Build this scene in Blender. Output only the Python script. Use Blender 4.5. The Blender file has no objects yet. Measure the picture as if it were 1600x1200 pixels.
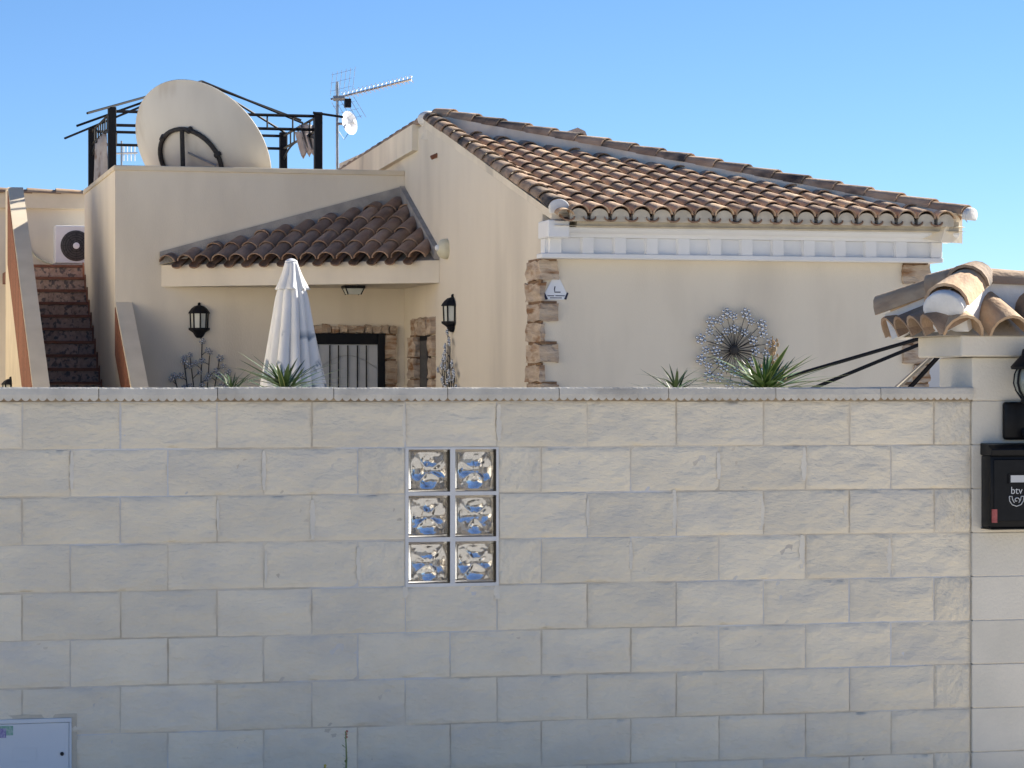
import bpy, bmesh, math, random
from mathutils import Vector, Matrix, noise
random.seed(7)
R = math.radians
scene = bpy.context.scene
col = scene.collection

# ------------------------------------------------------------------ camera, sky, sun, exposure
F = 4237.0                      # focal length in photograph pixels (1600 wide)
TH = math.atan(0.248)           # the camera looks this far to the right of the wall's normal
CT, ST = math.cos(TH), math.sin(TH)
EYE = 1.67
cam_d = bpy.data.cameras.new('camera')
cam = bpy.data.objects.new('camera', cam_d); col.objects.link(cam)
cam.location = (0, 0, EYE); cam.rotation_euler = (R(90), 0, -TH)
cam_d.sensor_width = 36.0; cam_d.lens = 36.0 * F / 1600.0
cam_d.shift_y = 7.0 / 1600.0
cam_d.clip_start = 0.1; cam_d.clip_end = 6000
scene.camera = cam

SUN_AZ, SUN_EL = R(25), R(30)   # azimuth from +X towards +Y
sdir = Vector((math.cos(SUN_AZ) * math.cos(SUN_EL), math.sin(SUN_AZ) * math.cos(SUN_EL), math.sin(SUN_EL)))
world = bpy.data.worlds.new('World'); scene.world = world; world.use_nodes = True
wn = world.node_tree; wn.nodes.clear()
sky = wn.nodes.new('ShaderNodeTexSky'); sky.sky_type = 'NISHITA'; sky.sun_disc = False
sky.sun_elevation = SUN_EL; sky.sun_rotation = R(90) - SUN_AZ
sky.air_density = 0.72; sky.dust_density = 0.0; sky.ozone_density = 7.5; sky.altitude = 50
bg = wn.nodes.new('ShaderNodeBackground'); bg.inputs[1].default_value = 0.05
wo = wn.nodes.new('ShaderNodeOutputWorld')
wn.links.new(sky.outputs[0], bg.inputs[0]); wn.links.new(bg.outputs[0], wo.inputs[0])
sl = bpy.data.lights.new('sun', 'SUN'); sl.energy = 5.0; sl.angle = R(0.5); sl.color = (1.0, 0.93, 0.82)
so = bpy.data.objects.new('sun', sl); col.objects.link(so)
so.rotation_euler = sdir.to_track_quat('Z', 'Y').to_euler(); so.location = (20, 10, 30)
scene.view_settings.view_transform = 'Standard'; scene.view_settings.look = 'None'
scene.view_settings.exposure = 1.55; scene.view_settings.gamma = 1.0
scene.cycles.max_bounces = 10; scene.cycles.transmission_bounces = 10
scene.cycles.use_denoising = True

# ------------------------------------------------------------------ layout helpers (photograph pixel -> point of the place)
def ray(px, py):
    u = (px - 800) / F; v = (607 - py) / F
    return u * CT + ST, CT - u * ST, v
def atY(px, py, Y):
    a, b, v = ray(px, py); t = Y / b
    return Vector((a * t, Y, EYE + v * t))
def atX(px, py, X):
    a, b, v = ray(px, py); t = X / a
    return Vector((X, b * t, EYE + v * t))

# ------------------------------------------------------------------ mesh builder
WM = {}
def attach(o, parent):
    WM[o] = o.matrix_basis.copy()
    if parent is not None:
        o.parent = parent
        o.matrix_parent_inverse = WM[parent].inverted()
def props(o, label=None, cat=None, group=None, kind=None):
    if label: o['label'] = label
    if cat: o['category'] = cat
    if group: o['group'] = group
    if kind: o['kind'] = kind
    return o
def thing(name, loc, label, cat, group=None):
    o = bpy.data.objects.new(name, None); col.objects.link(o)
    o.empty_display_size = 0.1
    o.location = loc; o.matrix_basis = Matrix.Translation(Vector(loc)); attach(o, None)
    return props(o, label, cat, group)
def inst(name, mesh, parent, mtx):
    o = bpy.data.objects.new(name, mesh); col.objects.link(o)
    o.matrix_basis = mtx; attach(o, parent)
    return o

class MB:
    def __init__(s): s.v = []; s.f = []
    def poly(s, pts):
        i = len(s.v); s.v += [tuple(p) for p in pts]; s.f.append(tuple(range(i, i + len(pts)))); return s
    def box(s, x0, x1, y0, y1, z0, z1):
        i = len(s.v)
        s.v += [(x, y, z) for z in (z0, z1) for y in (y0, y1) for x in (x0, x1)]
        s.f += [tuple(i + k for k in q) for q in ((0,2,3,1),(4,5,7,6),(0,1,5,4),(2,6,7,3),(0,4,6,2),(1,3,7,5))]
        return s
    def prism(s, pts, vec):
        n = len(pts); i = len(s.v); vec = Vector(vec)
        s.v += [tuple(p) for p in pts] + [tuple(Vector(p) + vec) for p in pts]
        s.f.append(tuple(range(i + n - 1, i - 1, -1))); s.f.append(tuple(range(i + n, i + 2 * n)))
        for k in range(n):
            k2 = (k + 1) % n
            s.f.append((i + k, i + k2, i + n + k2, i + n + k))
        return s
    def tube(s, pts, r, n=8, cap=True):
        pts = [Vector(p) for p in pts]; m = len(pts)
        rs = r if isinstance(r, (list, tuple)) else [r] * m
        i = len(s.v)
        t0 = (pts[1] - pts[0]).normalized()
        ref = Vector((0, 0, 1)) if abs(t0.z) < 0.9 else Vector((1, 0, 0))
        a = t0.cross(ref).normalized()
        for k, p in enumerate(pts):
            t = (pts[min(k + 1, m - 1)] - pts[max(k - 1, 0)]).normalized()
            a = (a - t * a.dot(t)).normalized(); b = t.cross(a)
            for j in range(n):
                w = 2 * math.pi * j / n
                s.v.append(tuple(p + (a * math.cos(w) + b * math.sin(w)) * rs[k]))
        for k in range(m - 1):
            for j in range(n):
                j2 = (j + 1) % n
                s.f.append((i + k*n + j, i + k*n + j2, i + (k+1)*n + j2, i + (k+1)*n + j))
        if cap:
            s.f.append(tuple(i + j for j in range(n - 1, -1, -1))); s.f.append(tuple(i + (m-1)*n + j for j in range(n)))
        return s
    def lathe(s, prof, c=(0,0,0), n=16, mtx=None):
        i = len(s.v); c = Vector(c)
        for (r, z) in prof:
            for j in range(n):
                w = 2 * math.pi * j / n
                p = Vector((r * math.cos(w), r * math.sin(w), z))
                if mtx is not None: p = mtx @ p
                s.v.append(tuple(p + c))
        m = len(prof)
        for k in range(m - 1):
            for j in range(n):
                j2 = (j + 1) % n
                s.f.append((i + k*n + j, i + k*n + j2, i + (k+1)*n + j2, i + (k+1)*n + j))
        s.f.append(tuple(i + j for j in range(n - 1, -1, -1))); s.f.append(tuple(i + (m-1)*n + j for j in range(n)))
        return s
    def grid(s, fn, nu, nv, closed_u=False):
        i = len(s.v); cu = nu if closed_u else nu + 1
        for b in range(nv + 1):
            for a in range(cu):
                s.v.append(tuple(fn(a / nu, b / nv)))
        for b in range(nv):
            for a in range(nu):
                a2 = (a + 1) % cu
                s.f.append((i + b*cu + a, i + b*cu + a2, i + (b+1)*cu + a2, i + (b+1)*cu + a))
        return s
    def ball(s, c, r, n=8, m=5, sc=(1,1,1)):
        c = Vector(c); i = len(s.v)
        s.v.append((c.x, c.y, c.z - r * sc[2]))
        for b in range(1, m):
            p = -math.pi / 2 + math.pi * b / m
            for a in range(n):
                w = 2 * math.pi * a / n
                s.v.append((c.x + r*sc[0]*math.cos(p)*math.cos(w), c.y + r*sc[1]*math.cos(p)*math.sin(w), c.z + r*sc[2]*math.sin(p)))
        s.v.append((c.x, c.y, c.z + r * sc[2])); e = len(s.v) - 1
        for a in range(n):
            a2 = (a + 1) % n
            s.f.append((i, i + 1 + a2, i + 1 + a))
            for b in range(m - 2):
                q = i + 1 + b * n
                s.f.append((q + a, q + a2, q + n + a2, q + n + a))
            q = i + 1 + (m - 2) * n
            s.f.append((q + a, q + a2, e))
        return s
    def mesh(s, name, mat, smooth=None, bevel=0.0, recalc=True, seg=1):
        me = bpy.data.meshes.new(name); me.from_pydata(s.v, [], s.f)
        if recalc or bevel:
            bm = bmesh.new(); bm.from_mesh(me)
            bmesh.ops.recalc_face_normals(bm, faces=bm.faces)
            if bevel:
                bmesh.ops.bevel(bm, geom=list(bm.edges), offset=bevel, segments=seg, affect='EDGES', profile=0.5)
            bm.to_mesh(me); bm.free()
        if mat is not None: me.materials.append(mat)
        if smooth is not None:
            me.shade_smooth(); me.set_sharp_from_angle(angle=R(smooth))
        return me
    def build(s, name, mat, parent=None, smooth=None, bevel=0.0, recalc=True, mtx=None, seg=1):
        return inst(name, s.mesh(name, mat, smooth, bevel, recalc, seg), parent, mtx if mtx is not None else Matrix())

# ------------------------------------------------------------------ procedural materials
def mat(name, c1, c2=None, scale=3.0, rough=0.8, c3=None, s3=0.9, t3=(0.55, 0.7), bump=0.0, bscale=40.0, rand=0.0,
        metal=0.0, detail=6.0, stretch=None, spec=0.3, coords='Object', bdist=0.01, ramp=(0.35, 0.65)):
    m = bpy.data.materials.new(name); m.use_nodes = True
    nt = m.node_tree; N = nt.nodes; L = nt.links
    b = N['Principled BSDF']
    b.inputs['Roughness'].default_value = rough; b.inputs['Metallic'].default_value = metal
    b.inputs['Specular IOR Level'].default_value = spec
    tc = N.new('ShaderNodeTexCoord')
    geo = N.new('ShaderNodeNewGeometry')
    src = geo.outputs['Position'] if coords == 'World' else tc.outputs['Object']
    if coords == 'Rand':            # object coordinates shifted by the piece's own random number
        oi = N.new('ShaderNodeObjectInfo'); ad = N.new('ShaderNodeVectorMath'); ad.operation = 'ADD'
        mu = N.new('ShaderNodeMath'); mu.operation = 'MULTIPLY'; mu.inputs[1].default_value = 57.0
        L.new(oi.outputs['Random'], mu.inputs[0]); L.new(tc.outputs['Object'], ad.inputs[0]); L.new(mu.outputs[0], ad.inputs[1])
        src = ad.outputs[0]
    if stretch:
        mp = N.new('ShaderNodeMapping'); mp.inputs['Scale'].default_value = stretch
        L.new(src, mp.inputs[0]); src = mp.outputs[0]
    colour = None
    def rgba(c): return (c[0], c[1], c[2], 1)
    if c2 is not None:
        nz = N.new('ShaderNodeTexNoise'); nz.inputs['Scale'].default_value = scale; nz.inputs['Detail'].default_value = detail
        L.new(src, nz.inputs['Vector'])
        cr = N.new('ShaderNodeValToRGB'); cr.color_ramp.elements[0].position = ramp[0]; cr.color_ramp.elements[1].position = ramp[1]
        cr.color_ramp.elements[0].color = rgba(c1); cr.color_ramp.elements[1].color = rgba(c2)
        L.new(nz.outputs['Fac'], cr.inputs[0]); colour = cr.outputs[0]
    if c3 is not None:
        n3 = N.new('ShaderNodeTexNoise'); n3.inputs['Scale'].default_value = s3; n3.inputs['Detail'].default_value = 5
        L.new(src, n3.inputs['Vector'])
        r3 = N.new('ShaderNodeMapRange'); r3.inputs[1].default_value = t3[0]; r3.inputs[2].default_value = t3[1]
        L.new(n3.outputs['Fac'], r3.inputs[0])
        mx = N.new('ShaderNodeMixRGB'); L.new(r3.outputs[0], mx.inputs[0])
        if colour is not None: L.new(colour, mx.inputs[1])
        else: mx.inputs[1].default_value = rgba(c1)
        mx.inputs[2].default_value = rgba(c3); colour = mx.outputs[0]
    if rand:
        oi2 = N.new('ShaderNodeObjectInfo')
        mr = N.new('ShaderNodeMapRange'); mr.inputs[3].default_value = 1 - rand; mr.inputs[4].default_value = 1 + rand
        L.new(oi2.outputs['Random'], mr.inputs[0])
        hs = N.new('ShaderNodeHueSaturation'); L.new(mr.outputs[0], hs.inputs['Value'])
        if colour is not None: L.new(colour, hs.inputs['Color'])
        else: hs.inputs['Color'].default_value = rgba(c1)
        colour = hs.outputs[0]
    if colour is not None: L.new(colour, b.inputs['Base Color'])
    else: b.inputs['Base Color'].default_value = rgba(c1)
    if bump:
        nb = N.new('ShaderNodeTexNoise'); nb.inputs['Scale'].default_value = bscale; nb.inputs['Detail'].default_value = 8
        L.new(src, nb.inputs['Vector'])
        bp = N.new('ShaderNodeBump'); bp.inputs['Strength'].default_value = bump; bp.inputs['Distance'].default_value = bdist
        L.new(nb.outputs['Fac'], bp.inputs['Height']); L.new(bp.outputs[0], b.inputs['Normal'])
    return m

M = {}
M['plaster'] = mat('cream_plaster', (.75,.68,.56), (.70,.63,.515), 1.3, .9, bump=.25, bscale=120, coords='World', c3=(.61,.55,.455), s3=1.3, t3=(.50,.8), stretch=(1,1,.3))
M['plaster2'] = mat('cream_plaster_trim', (.72,.63,.48), (.64,.555,.42), 3, .9, bump=.2, bscale=120, coords='World')
M['verge'] = mat('stained_verge_plaster', (.82,.74,.60), (.70,.63,.51), 2.2, .92, c3=(.30,.28,.25), s3=1.6, t3=(.58,.8), bump=.3, bscale=90, coords='World', stretch=(1,1,.35))
M['white'] = mat('white_paint', (.78,.79,.80), (.72,.73,.74), 2, .7, bump=.12, bscale=60, coords='World')
M['mortar_white'] = mat('white_mortar', (.78,.77,.74), (.66,.65,.62), 9, .9, bump=.5, bscale=50, coords='World')
M['mortar'] = mat('grey_mortar', (.36,.34,.32), (.26,.25,.24), 6, .95, bump=.5, bscale=60, coords='World')
M['mortar_cream'] = mat('cream_mortar', (.62,.56,.45), (.50,.45,.36), 8, .95, bump=.4, bscale=60, coords='World')
M['block'] = mat('split_face_block', (.80,.725,.58), (.71,.65,.535), 5, .95, c3=(.62,.59,.53), s3=4.5, t3=(.54,.80), bump=.8, bscale=48, rand=.05, coords='Rand', bdist=.010, stretch=(.6,1,1.3))
M['joint'] = mat('wall_joint_mortar', (.70,.64,.53), (.53,.465,.37), 5, .95, bump=.4, bscale=60, coords='World', c3=(.62,.62,.62), s3=1.7, t3=(.5,.62))
M['coping'] = mat('concrete_coping', (.64,.60,.52), (.52,.49,.43), 7, .9, c3=(.30,.28,.25), s3=3, t3=(.6,.8), bump=.4, bscale=70, rand=.06, coords='Rand')
M['smoothblock'] = mat('smooth_painted_block', (.74,.69,.59), (.66,.62,.53), 3, .9, bump=.3, bscale=80, rand=.03, coords='Rand')
M['pale_mortar'] = mat('pale_glass_mortar', (.74,.73,.71), (.65,.645,.63), 8, .9, bump=.3, bscale=70, coords='World')
M['bed'] = mat('stained_bed_mortar', (.40,.33,.24), (.27,.21,.15), 14, .95, bump=.6, bscale=60, coords='World')
M['smear'] = mat('pale_joint_mortar', (.76,.71,.61), (.68,.64,.56), 9, .95, bump=.5, bscale=50, coords='World')
def tile_mat(name, base, light, dark, amt):
    return mat(name, base, light, 7, .85, c3=dark, s3=5.0, t3=amt, bump=.5, bscale=60, rand=.2, coords='Rand', stretch=(1,.45,1))
M['tile'] = tile_mat('clay_roof_tile', (.33,.215,.14), (.46,.335,.23), (.13,.10,.08), (.54,.80))
M['tile_dark'] = tile_mat('weathered_verge_tile', (.28,.19,.13), (.41,.31,.22), (.055,.05,.048), (.46,.64))
M['tile_red'] = tile_mat('porch_roof_tile', (.25,.155,.105), (.36,.25,.18), (.10,.078,.065), (.52,.76))
M['tile_pale'] = tile_mat('sandy_roof_tile', (.46,.30,.18), (.60,.46,.31), (.14,.09,.07), (.55,.75))
M['channel'] = mat('channel_tile', (.22,.13,.085), (.32,.21,.14), 9, .9, c3=(.07,.055,.045), s3=4, t3=(.5,.7), bump=.5, bscale=60, coords='World')
M['stone'] = mat('rustic_stone', (.52,.42,.32), (.36,.28,.21), 9, .95, c3=(.24,.13,.065), s3=6, t3=(.52,.68), bump=1.0, bscale=30, rand=.12, coords='Rand', stretch=(.5,.5,2.2), bdist=.015)
M['stone_joint'] = mat('brown_stone_joint', (.16,.095,.06), (.26,.17,.10), 20, .95, bump=.6, bscale=60, coords='World')
M['stairtile'] = mat('stair_riser_tile', (.50,.37,.32), (.37,.265,.225), 30, .6, c3=(.14,.12,.13), s3=18, t3=(.52,.6), bump=.1, rand=.1, coords='Rand')
M['nosing'] = mat('terracotta_nosing', (.26,.115,.08), (.19,.08,.055), 12, .6, bump=.2, coords='World')
M['terracotta'] = mat('terracotta_strip', (.29,.12,.07), (.19,.08,.05), 25, .8, bump=.5, bscale=90, rand=.15, coords='Rand')
M['black'] = mat('black_metal', (.008,.009,.012), None, rough=.6, spec=.2)
M['matt_black'] = mat('matt_black_paint', (.006,.006,.007), None, rough=.95, spec=.0)
M['blackpl'] = mat('black_plastic', (.006,.0065,.008), (.009,.0095,.011), 30, .4, spec=.2, coords='Object')
M['iron'] = mat('dark_iron', (.03,.03,.034), (.05,.047,.045), 30, .75, spec=.15, coords='World')
M['grey_metal'] = mat('galvanised_metal', (.42,.43,.44), (.32,.33,.34), 20, .4, metal=.6, coords='World')
M['dish'] = mat('dish_enamel', (.58,.565,.52), (.52,.505,.465), 2.5, .6, c3=(.40,.36,.30), s3=3.0, t3=(.58,.85), stretch=(1,1,.3), coords='World')
M['ivory'] = mat('ivory_plastic', (.66,.63,.48), (.60,.57,.42), 8, .45, coords='World')
M['whitepl'] = mat('white_plastic', (.74,.76,.78), (.70,.72,.74), 5, .4, coords='World')
M['aluminium'] = mat('aluminium', (.75,.74,.72), None, rough=.3, metal=.9)
M['fan'] = mat('fan_grille_dark', (.05,.05,.05), (.08,.08,.08), 30, .5, coords='World')
M['cloth'] = mat('parasol_cloth', (.72,.73,.74), (.66,.67,.68), 3, .85, bump=.15, bscale=90, coords='World')
M['curtain'] = mat('dusty_curtain', (.42,.39,.38), (.30,.27,.26), 6, .9, c3=(.16,.09,.06), s3=5, t3=(.55,.7), bump=.3, bscale=40, coords='World')
M['leaf'] = mat('yucca_leaf', (.04,.09,.02), (.065,.125,.028), 8, .45, rand=.3, coords='Rand', spec=.5)
M['leaf_dark'] = mat('dark_yucca_leaf', (.035,.07,.022), (.055,.10,.03), 8, .5, rand=.3, coords='Rand', spec=.5)
M['leaf_pale'] = mat('pale_leaf_edge', (.22,.27,.09), (.30,.32,.14), 8, .5, coords='World')
M['bark'] = mat('yucca_bark', (.16,.11,.07), (.09,.065,.045), 14, .95, bump=.8, bscale=30, coords='World')
M['dry'] = mat('dry_flower', (.42,.31,.19), (.28,.18,.10), 20, .9, coords='World')
M['silver'] = mat('silver_blue_enamel', (.68,.71,.76), (.40,.44,.50), 40, .22, metal=.75, coords='World')
M['asphalt'] = mat('dusty_concrete_street', (.50,.46,.40), (.44,.405,.35), 3, .95, c3=(.38,.345,.295), s3=.6, bump=.5, bscale=80, coords='World')
M['pavement'] = mat('pavement_concrete', (.55,.51,.45), (.49,.455,.40), 4, .95, bump=.3, bscale=40, coords='World')
M['earth'] = mat('dry_ground', (.40,.34,.25), (.33,.27,.19), .4, .98, c3=(.16,.16,.08), s3=.15, t3=(.6,.8), bump=.5, bscale=5, coords='World')
M['yard'] = mat('yard_paving', (.36,.345,.32), (.30,.285,.26), 3, .9, bump=.2, bscale=20, coords='World')
M['door_panel'] = mat('frosted_door_panel', (.50,.52,.54), (.42,.44,.46), 4, .35, coords='World')
M['cabinet'] = mat('cabinet_paint', (.64,.68,.72), (.60,.64,.68), 3, .5, coords='World')
M['sign'] = mat('sign_white', (.72,.75,.80), None, rough=.4)
M['navy'] = mat('sign_navy', (.02,.022,.05), None, rough=.5)
M['gold_tape'] = mat('red_label', (.42,.12,.11), (.30,.07,.07), 60, .5, coords='World')
M['purple'] = mat('purple_sticker', (.16,.12,.34), (.36,.36,.52), 90, .5, coords='World')
M['green'] = mat('green_sticker', (.16,.36,.27), (.36,.48,.44), 90, .5, coords='World')
M['emblem'] = mat('pale_emblem', (.55,.56,.56), None, rough=.5)
M['weed'] = mat('weed_green', (.16,.22,.08), (.24,.26,.10), 30, .7, coords='World')
M['yellow'] = mat('yellow_petals', (.60,.48,.08), None, rough=.7)
M['pink'] = mat('reddish_bud', (.45,.20,.14), None, rough=.7)
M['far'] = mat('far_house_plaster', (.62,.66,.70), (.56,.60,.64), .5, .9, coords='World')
M['pale_pole'] = mat('pale_pole', (.34,.28,.2), (.28,.23,.16), 20, .7, coords='World')
def glass(name, rough=0.02, tint=(.93,.97,.97), ior=1.45):
    m = bpy.data.materials.new(name); m.use_nodes = True; b = m.node_tree.nodes['Principled BSDF']
    b.inputs['Base Color'].default_value = (*tint, 1); b.inputs['Transmission Weight'].default_value = 1.0
    b.inputs['Roughness'].default_value = rough; b.inputs['IOR'].default_value = ior
    return m
M['glass'] = glass('block_glass', .13, (.76,.77,.78))
M['globeglass'] = mat('smoky_globe_glass', (.27,.29,.25), (.20,.22,.19), 6, .12, coords='World', spec=.6)
M['lampglass'] = mat('lantern_glass', (.62,.62,.54), (.50,.52,.48), 5, .25, coords='World')
# parasol cloth with a printed blue-grey motif low on its panels
def print_cloth():
    m = mat('printed_parasol_cloth', (.72,.73,.74), (.66,.67,.68), 3, .85, bump=.15, bscale=90)
    nt = m.node_tree; N = nt.nodes; L = nt.links; b = N['Principled BSDF']
    src = b.inputs['Base Color'].links[0].from_socket
    tc = N.new('ShaderNodeTexCoord'); sp = N.new('ShaderNodeSeparateXYZ'); L.new(tc.outputs['Object'], sp.inputs[0])
    def rng(o, a, c, e, d):
        r = N.new('ShaderNodeMapRange'); r.inputs[1].default_value = a; r.inputs[2].default_value = c
        r.inputs[3].default_value = e; r.inputs[4].default_value = d; L.new(o, r.inputs[0]); return r.outputs[0]
    lo = rng(sp.outputs[2], 1.50, 1.56, 0, 1); hi = rng(sp.outputs[2], 2.16, 2.24, 1, 0)
    vo = N.new('ShaderNodeTexVoronoi'); vo.inputs['Scale'].default_value = 3.6; L.new(tc.outputs['Object'], vo.inputs[0])
    nz = N.new('ShaderNodeTexNoise'); nz.inputs['Scale'].default_value = 11; L.new(tc.outputs['Object'], nz.inputs[0])
    vm = rng(vo.outputs['Distance'], .32, .40, 1, 0); nm = rng(nz.outputs[0], .40, .46, 0, 1)
    out = lo
    for k in (hi, vm, nm):
        mu = N.new('ShaderNodeMath'); mu.operation = 'MULTIPLY'; L.new(out, mu.inputs[0]); L.new(k, mu.inputs[1]); out = mu.outputs[0]
    mx = N.new('ShaderNodeMixRGB'); L.new(out, mx.inputs[0]); L.new(src, mx.inputs[1]); mx.inputs[2].default_value = (.20,.25,.32,1)
    L.new(mx.outputs[0], b.inputs['Base Color'])
    return m
M['printcloth'] = print_cloth()

# ------------------------------------------------------------------ setting: ground, street, yard
WY = 11.5                                   # front of the garden wall
GZ = -.24                                   # street level, a step below the yard
g = MB(); g.poly([(-2500,-1500,GZ-.06),(2500,-1500,GZ-.06),(2500,3500,GZ-.06),(-2500,3500,GZ-.06)])
props(g.build('ground', M['earth']), kind='structure')
r_ = MB(); r_.box(-150, 150, 1.2, 9.0, GZ - .10, GZ - .03)
props(r_.build('road', M['asphalt']), kind='structure')
k_ = MB(); k_.box(-150, 150, 9.0, 9.15, GZ - .10, GZ)
props(k_.build('kerb', M['coping'], bevel=.015), kind='structure')
p_ = MB(); p_.box(-150, 150, 9.154, WY + .02, GZ - .08, GZ)
props(p_.build('pavement', M['pavement']), kind='structure')
p_ = MB(); p_.box(-150, 150, -2.0, 1.196, GZ - .08, GZ)
props(p_.build('near_pavement', M['pavement']), kind='structure')
y_ = MB(); y_.box(-6, 20, WY + .205, 40, GZ - .2, .02)
props(y_.build('yard', M['yard']), kind='structure')

# ------------------------------------------------------------------ garden wall of split-face blocks
def block_mesh(seed, w=.400, h=.1925, nx=26, ny=14):
    mb = MB(); off = Vector((seed * 13.7, seed * 5.1, 0))
    def fn(a, b):
        x = (a - .5) * w; z = (b - .5) * h
        e = min(min(a, 1 - a) * w, min(b, 1 - b) * h)
        k = min(1, e / .012)
        d = .003 + .006 * k + k * (.009 * noise.noise(Vector((x * 9, z * 13, 0)) + off) + .006 * noise.noise(Vector((x * 24, z * 38, 3)) + off) + .003 * noise.noise(Vector((x * 60 + z * 40, z * 70, 5)) + off))
        j = .0022 * noise.noise(Vector((x * 30, z * 30, 9)) + off) if e < 1e-6 else 0
        return (x + j, -d, z + j)
    mb.grid(fn, nx, ny)
    n0 = (nx + 1)
    ring = [a for a in range(nx + 1)] + [b * n0 + nx for b in range(1, ny + 1)] + [ny * n0 + a for a in range(nx - 1, -1, -1)] + [b * n0 for b in range(ny - 1, 0, -1)]
    i = len(mb.v)
    for q in ring:
        v = mb.v[q]; mb.v.append((v[0], .05, v[2]))
    n = len(ring)
    for k in range(n):
        mb.f.append((ring[k], i + k, i + (k + 1) % n, ring[(k + 1) % n]))
    return mb.mesh('block', M['block'], smooth=50, recalc=False)
BLK = [block_mesh(k) for k in range(9)]
ROW_TOP, ROWH, PITCH = 1.614, .2, .4085
wall = thing('garden_wall', (2.2, WY, GZ), 'long pale split-face concrete block garden wall along the pavement, with glass blocks', 'wall')
core = MB()
GX0, GX1 = atY(633, 700, WY).x, atY(779, 700, WY).x
GZ0, GZ1 = ROW_TOP - .8 - .004, ROW_TOP - .2
WX0, WX1 = -2.2, atY(1520, 700, WY - .018).x - .0035
for (x0, x1, z0, z1) in ((WX0, GX0, GZ - .05, ROW_TOP), (GX1, WX1, GZ - .05, ROW_TOP), (GX0, GX1, GZ - .05, GZ0), (GX0, GX1, GZ1, ROW_TOP)):
    core.box(x0, x1, WY - .0012, WY + .2, z0, z1)
core.build('mortar_joint', M['joint'], wall)
J0 = atY(188, 650, WY).x; J1 = atY(262, 740, WY).x
rng = random.Random(3)
for r in range(10):
    ph = J0 if r % 2 == 0 else J1
    js = [ph + PITCH * k for k in range(-9, 12)]
    edges = [WX0] + [j for j in js if WX0 + .05 < j < WX1 - .03] + [WX1]
    for a, b in zip(edges[:-1], edges[1:]):
        spans = [(a, b)]
        if r in (1, 2, 3):
            spans = []
            if a < GX0: spans.append((a, min(b, GX0)))
            if b > GX1: spans.append((max(a, GX1), b))
        for (x0, x1) in spans:
            if x1 - x0 < .03: continue
            zc = ROW_TOP - ROWH * (r + .5) + rng.uniform(-.0015, .0015)
            sx = (x1 - x0 - rng.uniform(.005, .009)) / .4
            mtx = Matrix.Translation((.5 * (x0 + x1), WY + rng.uniform(-.002, .002), zc)) @ Matrix.Rotation(rng.uniform(-.004, .004), 4, 'Y') @ Matrix.Diagonal((sx, 1, 1, 1))
            inst('block', BLK[rng.randrange(9)], wall, mtx)
def smear(px, py, hh, ww, seed):
    c = atY(px, py, WY); rn_ = random.Random(seed); mb = MB(); n = 10; L_, R_ = [], []
    for k in range(n + 1):
        z = c.z + hh * (k / n - .5); e = math.sin(math.pi * (k + .4) / (n + .8)) ** .35
        L_.append((c.x - ww * e * rn_.uniform(.35, .6), WY - .0085 + rn_.uniform(-.001, .001), z)); R_.append((c.x + ww * e * rn_.uniform(.35, .6), WY - .0085 + rn_.uniform(-.001, .001), z))
    mb.prism(L_ + R_[::-1], (0, .010, 0)); mb.build('mortar_smear', M['smear'], wall)
for k, (px, py, hh, ww) in enumerate(((1255, 725, .15, .026), (1122, 728, .12, .022), (1053, 795, .17, .024), (1188, 800, .16, .032), (1320, 790, .10, .018), (1252, 862, .15, .028), (1388, 868, .16, .026), (985, 868, .12, .020),
        (629, 662, .17, .030), (779, 660, .16, .026), (112, 735, .16, .018), (412, 735, .17, .020), (488, 812, .17, .026), (560, 880, .14, .022), (340, 805, .13, .014), (918, 800, .12, .016), (632, 925, .05, .03), (776, 925, .06, .03), (415, 885, .13, .013))):
    smear(px, py, hh, ww, k)
# coping stones with a scalloped drip edge
def coping_mesh(seed, L=.5, n=112):
    mb = MB(); z1 = 1.675; z0 = 1.632; yf = WY - .035
    prof = lambda zb: [(yf, zb), (yf - .003, z0 + .012), (yf, z1 - .006), (yf + .006, z1), (WY + .225, z1), (WY + .225, z0), (yf + .012, z0)]
    i0 = 0
    for k in range(n + 1):
        x = L * k / n
        zb = z0 - .002 - .013 * abs(math.sin(math.pi * x / .0357)) ** .7
        j = .0012 * noise.noise(Vector((x * 20, seed * 7, 0)))
        for (y, z) in prof(zb): mb.v.append((x, y + j, z + j))
    for k in range(n):
        for q in range(7):
            q2 = (q + 1) % 7
            mb.f.append((k*7 + q, k*7 + q2, (k+1)*7 + q2, (k+1)*7 + q))
    mb.f.append(tuple(range(6, -1, -1))); mb.f.append(tuple(n*7 + q for q in range(7)))
    return mb.mesh('coping_stone', M['coping'])
CPM = [coping_mesh(k) for k in range(4)]
cx = atY(155, 610, WY - .035).x - .5 * 7
k = 0
while cx < WX1 - .02:
    L = min(.4965, WX1 - cx)
    inst('coping_stone', CPM[k % 4], wall, Matrix.Translation((cx, 0, rng.uniform(-.0015, .0015))) @ Matrix.Diagonal((L / .5, 1, 1, 1)))
    cx += .5; k += 1
MB().box(WX0, WX1, WY - .012, WY + .2, ROW_TOP + .001, 1.6315).build('bed_joint', M['bed'], wall)
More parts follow.
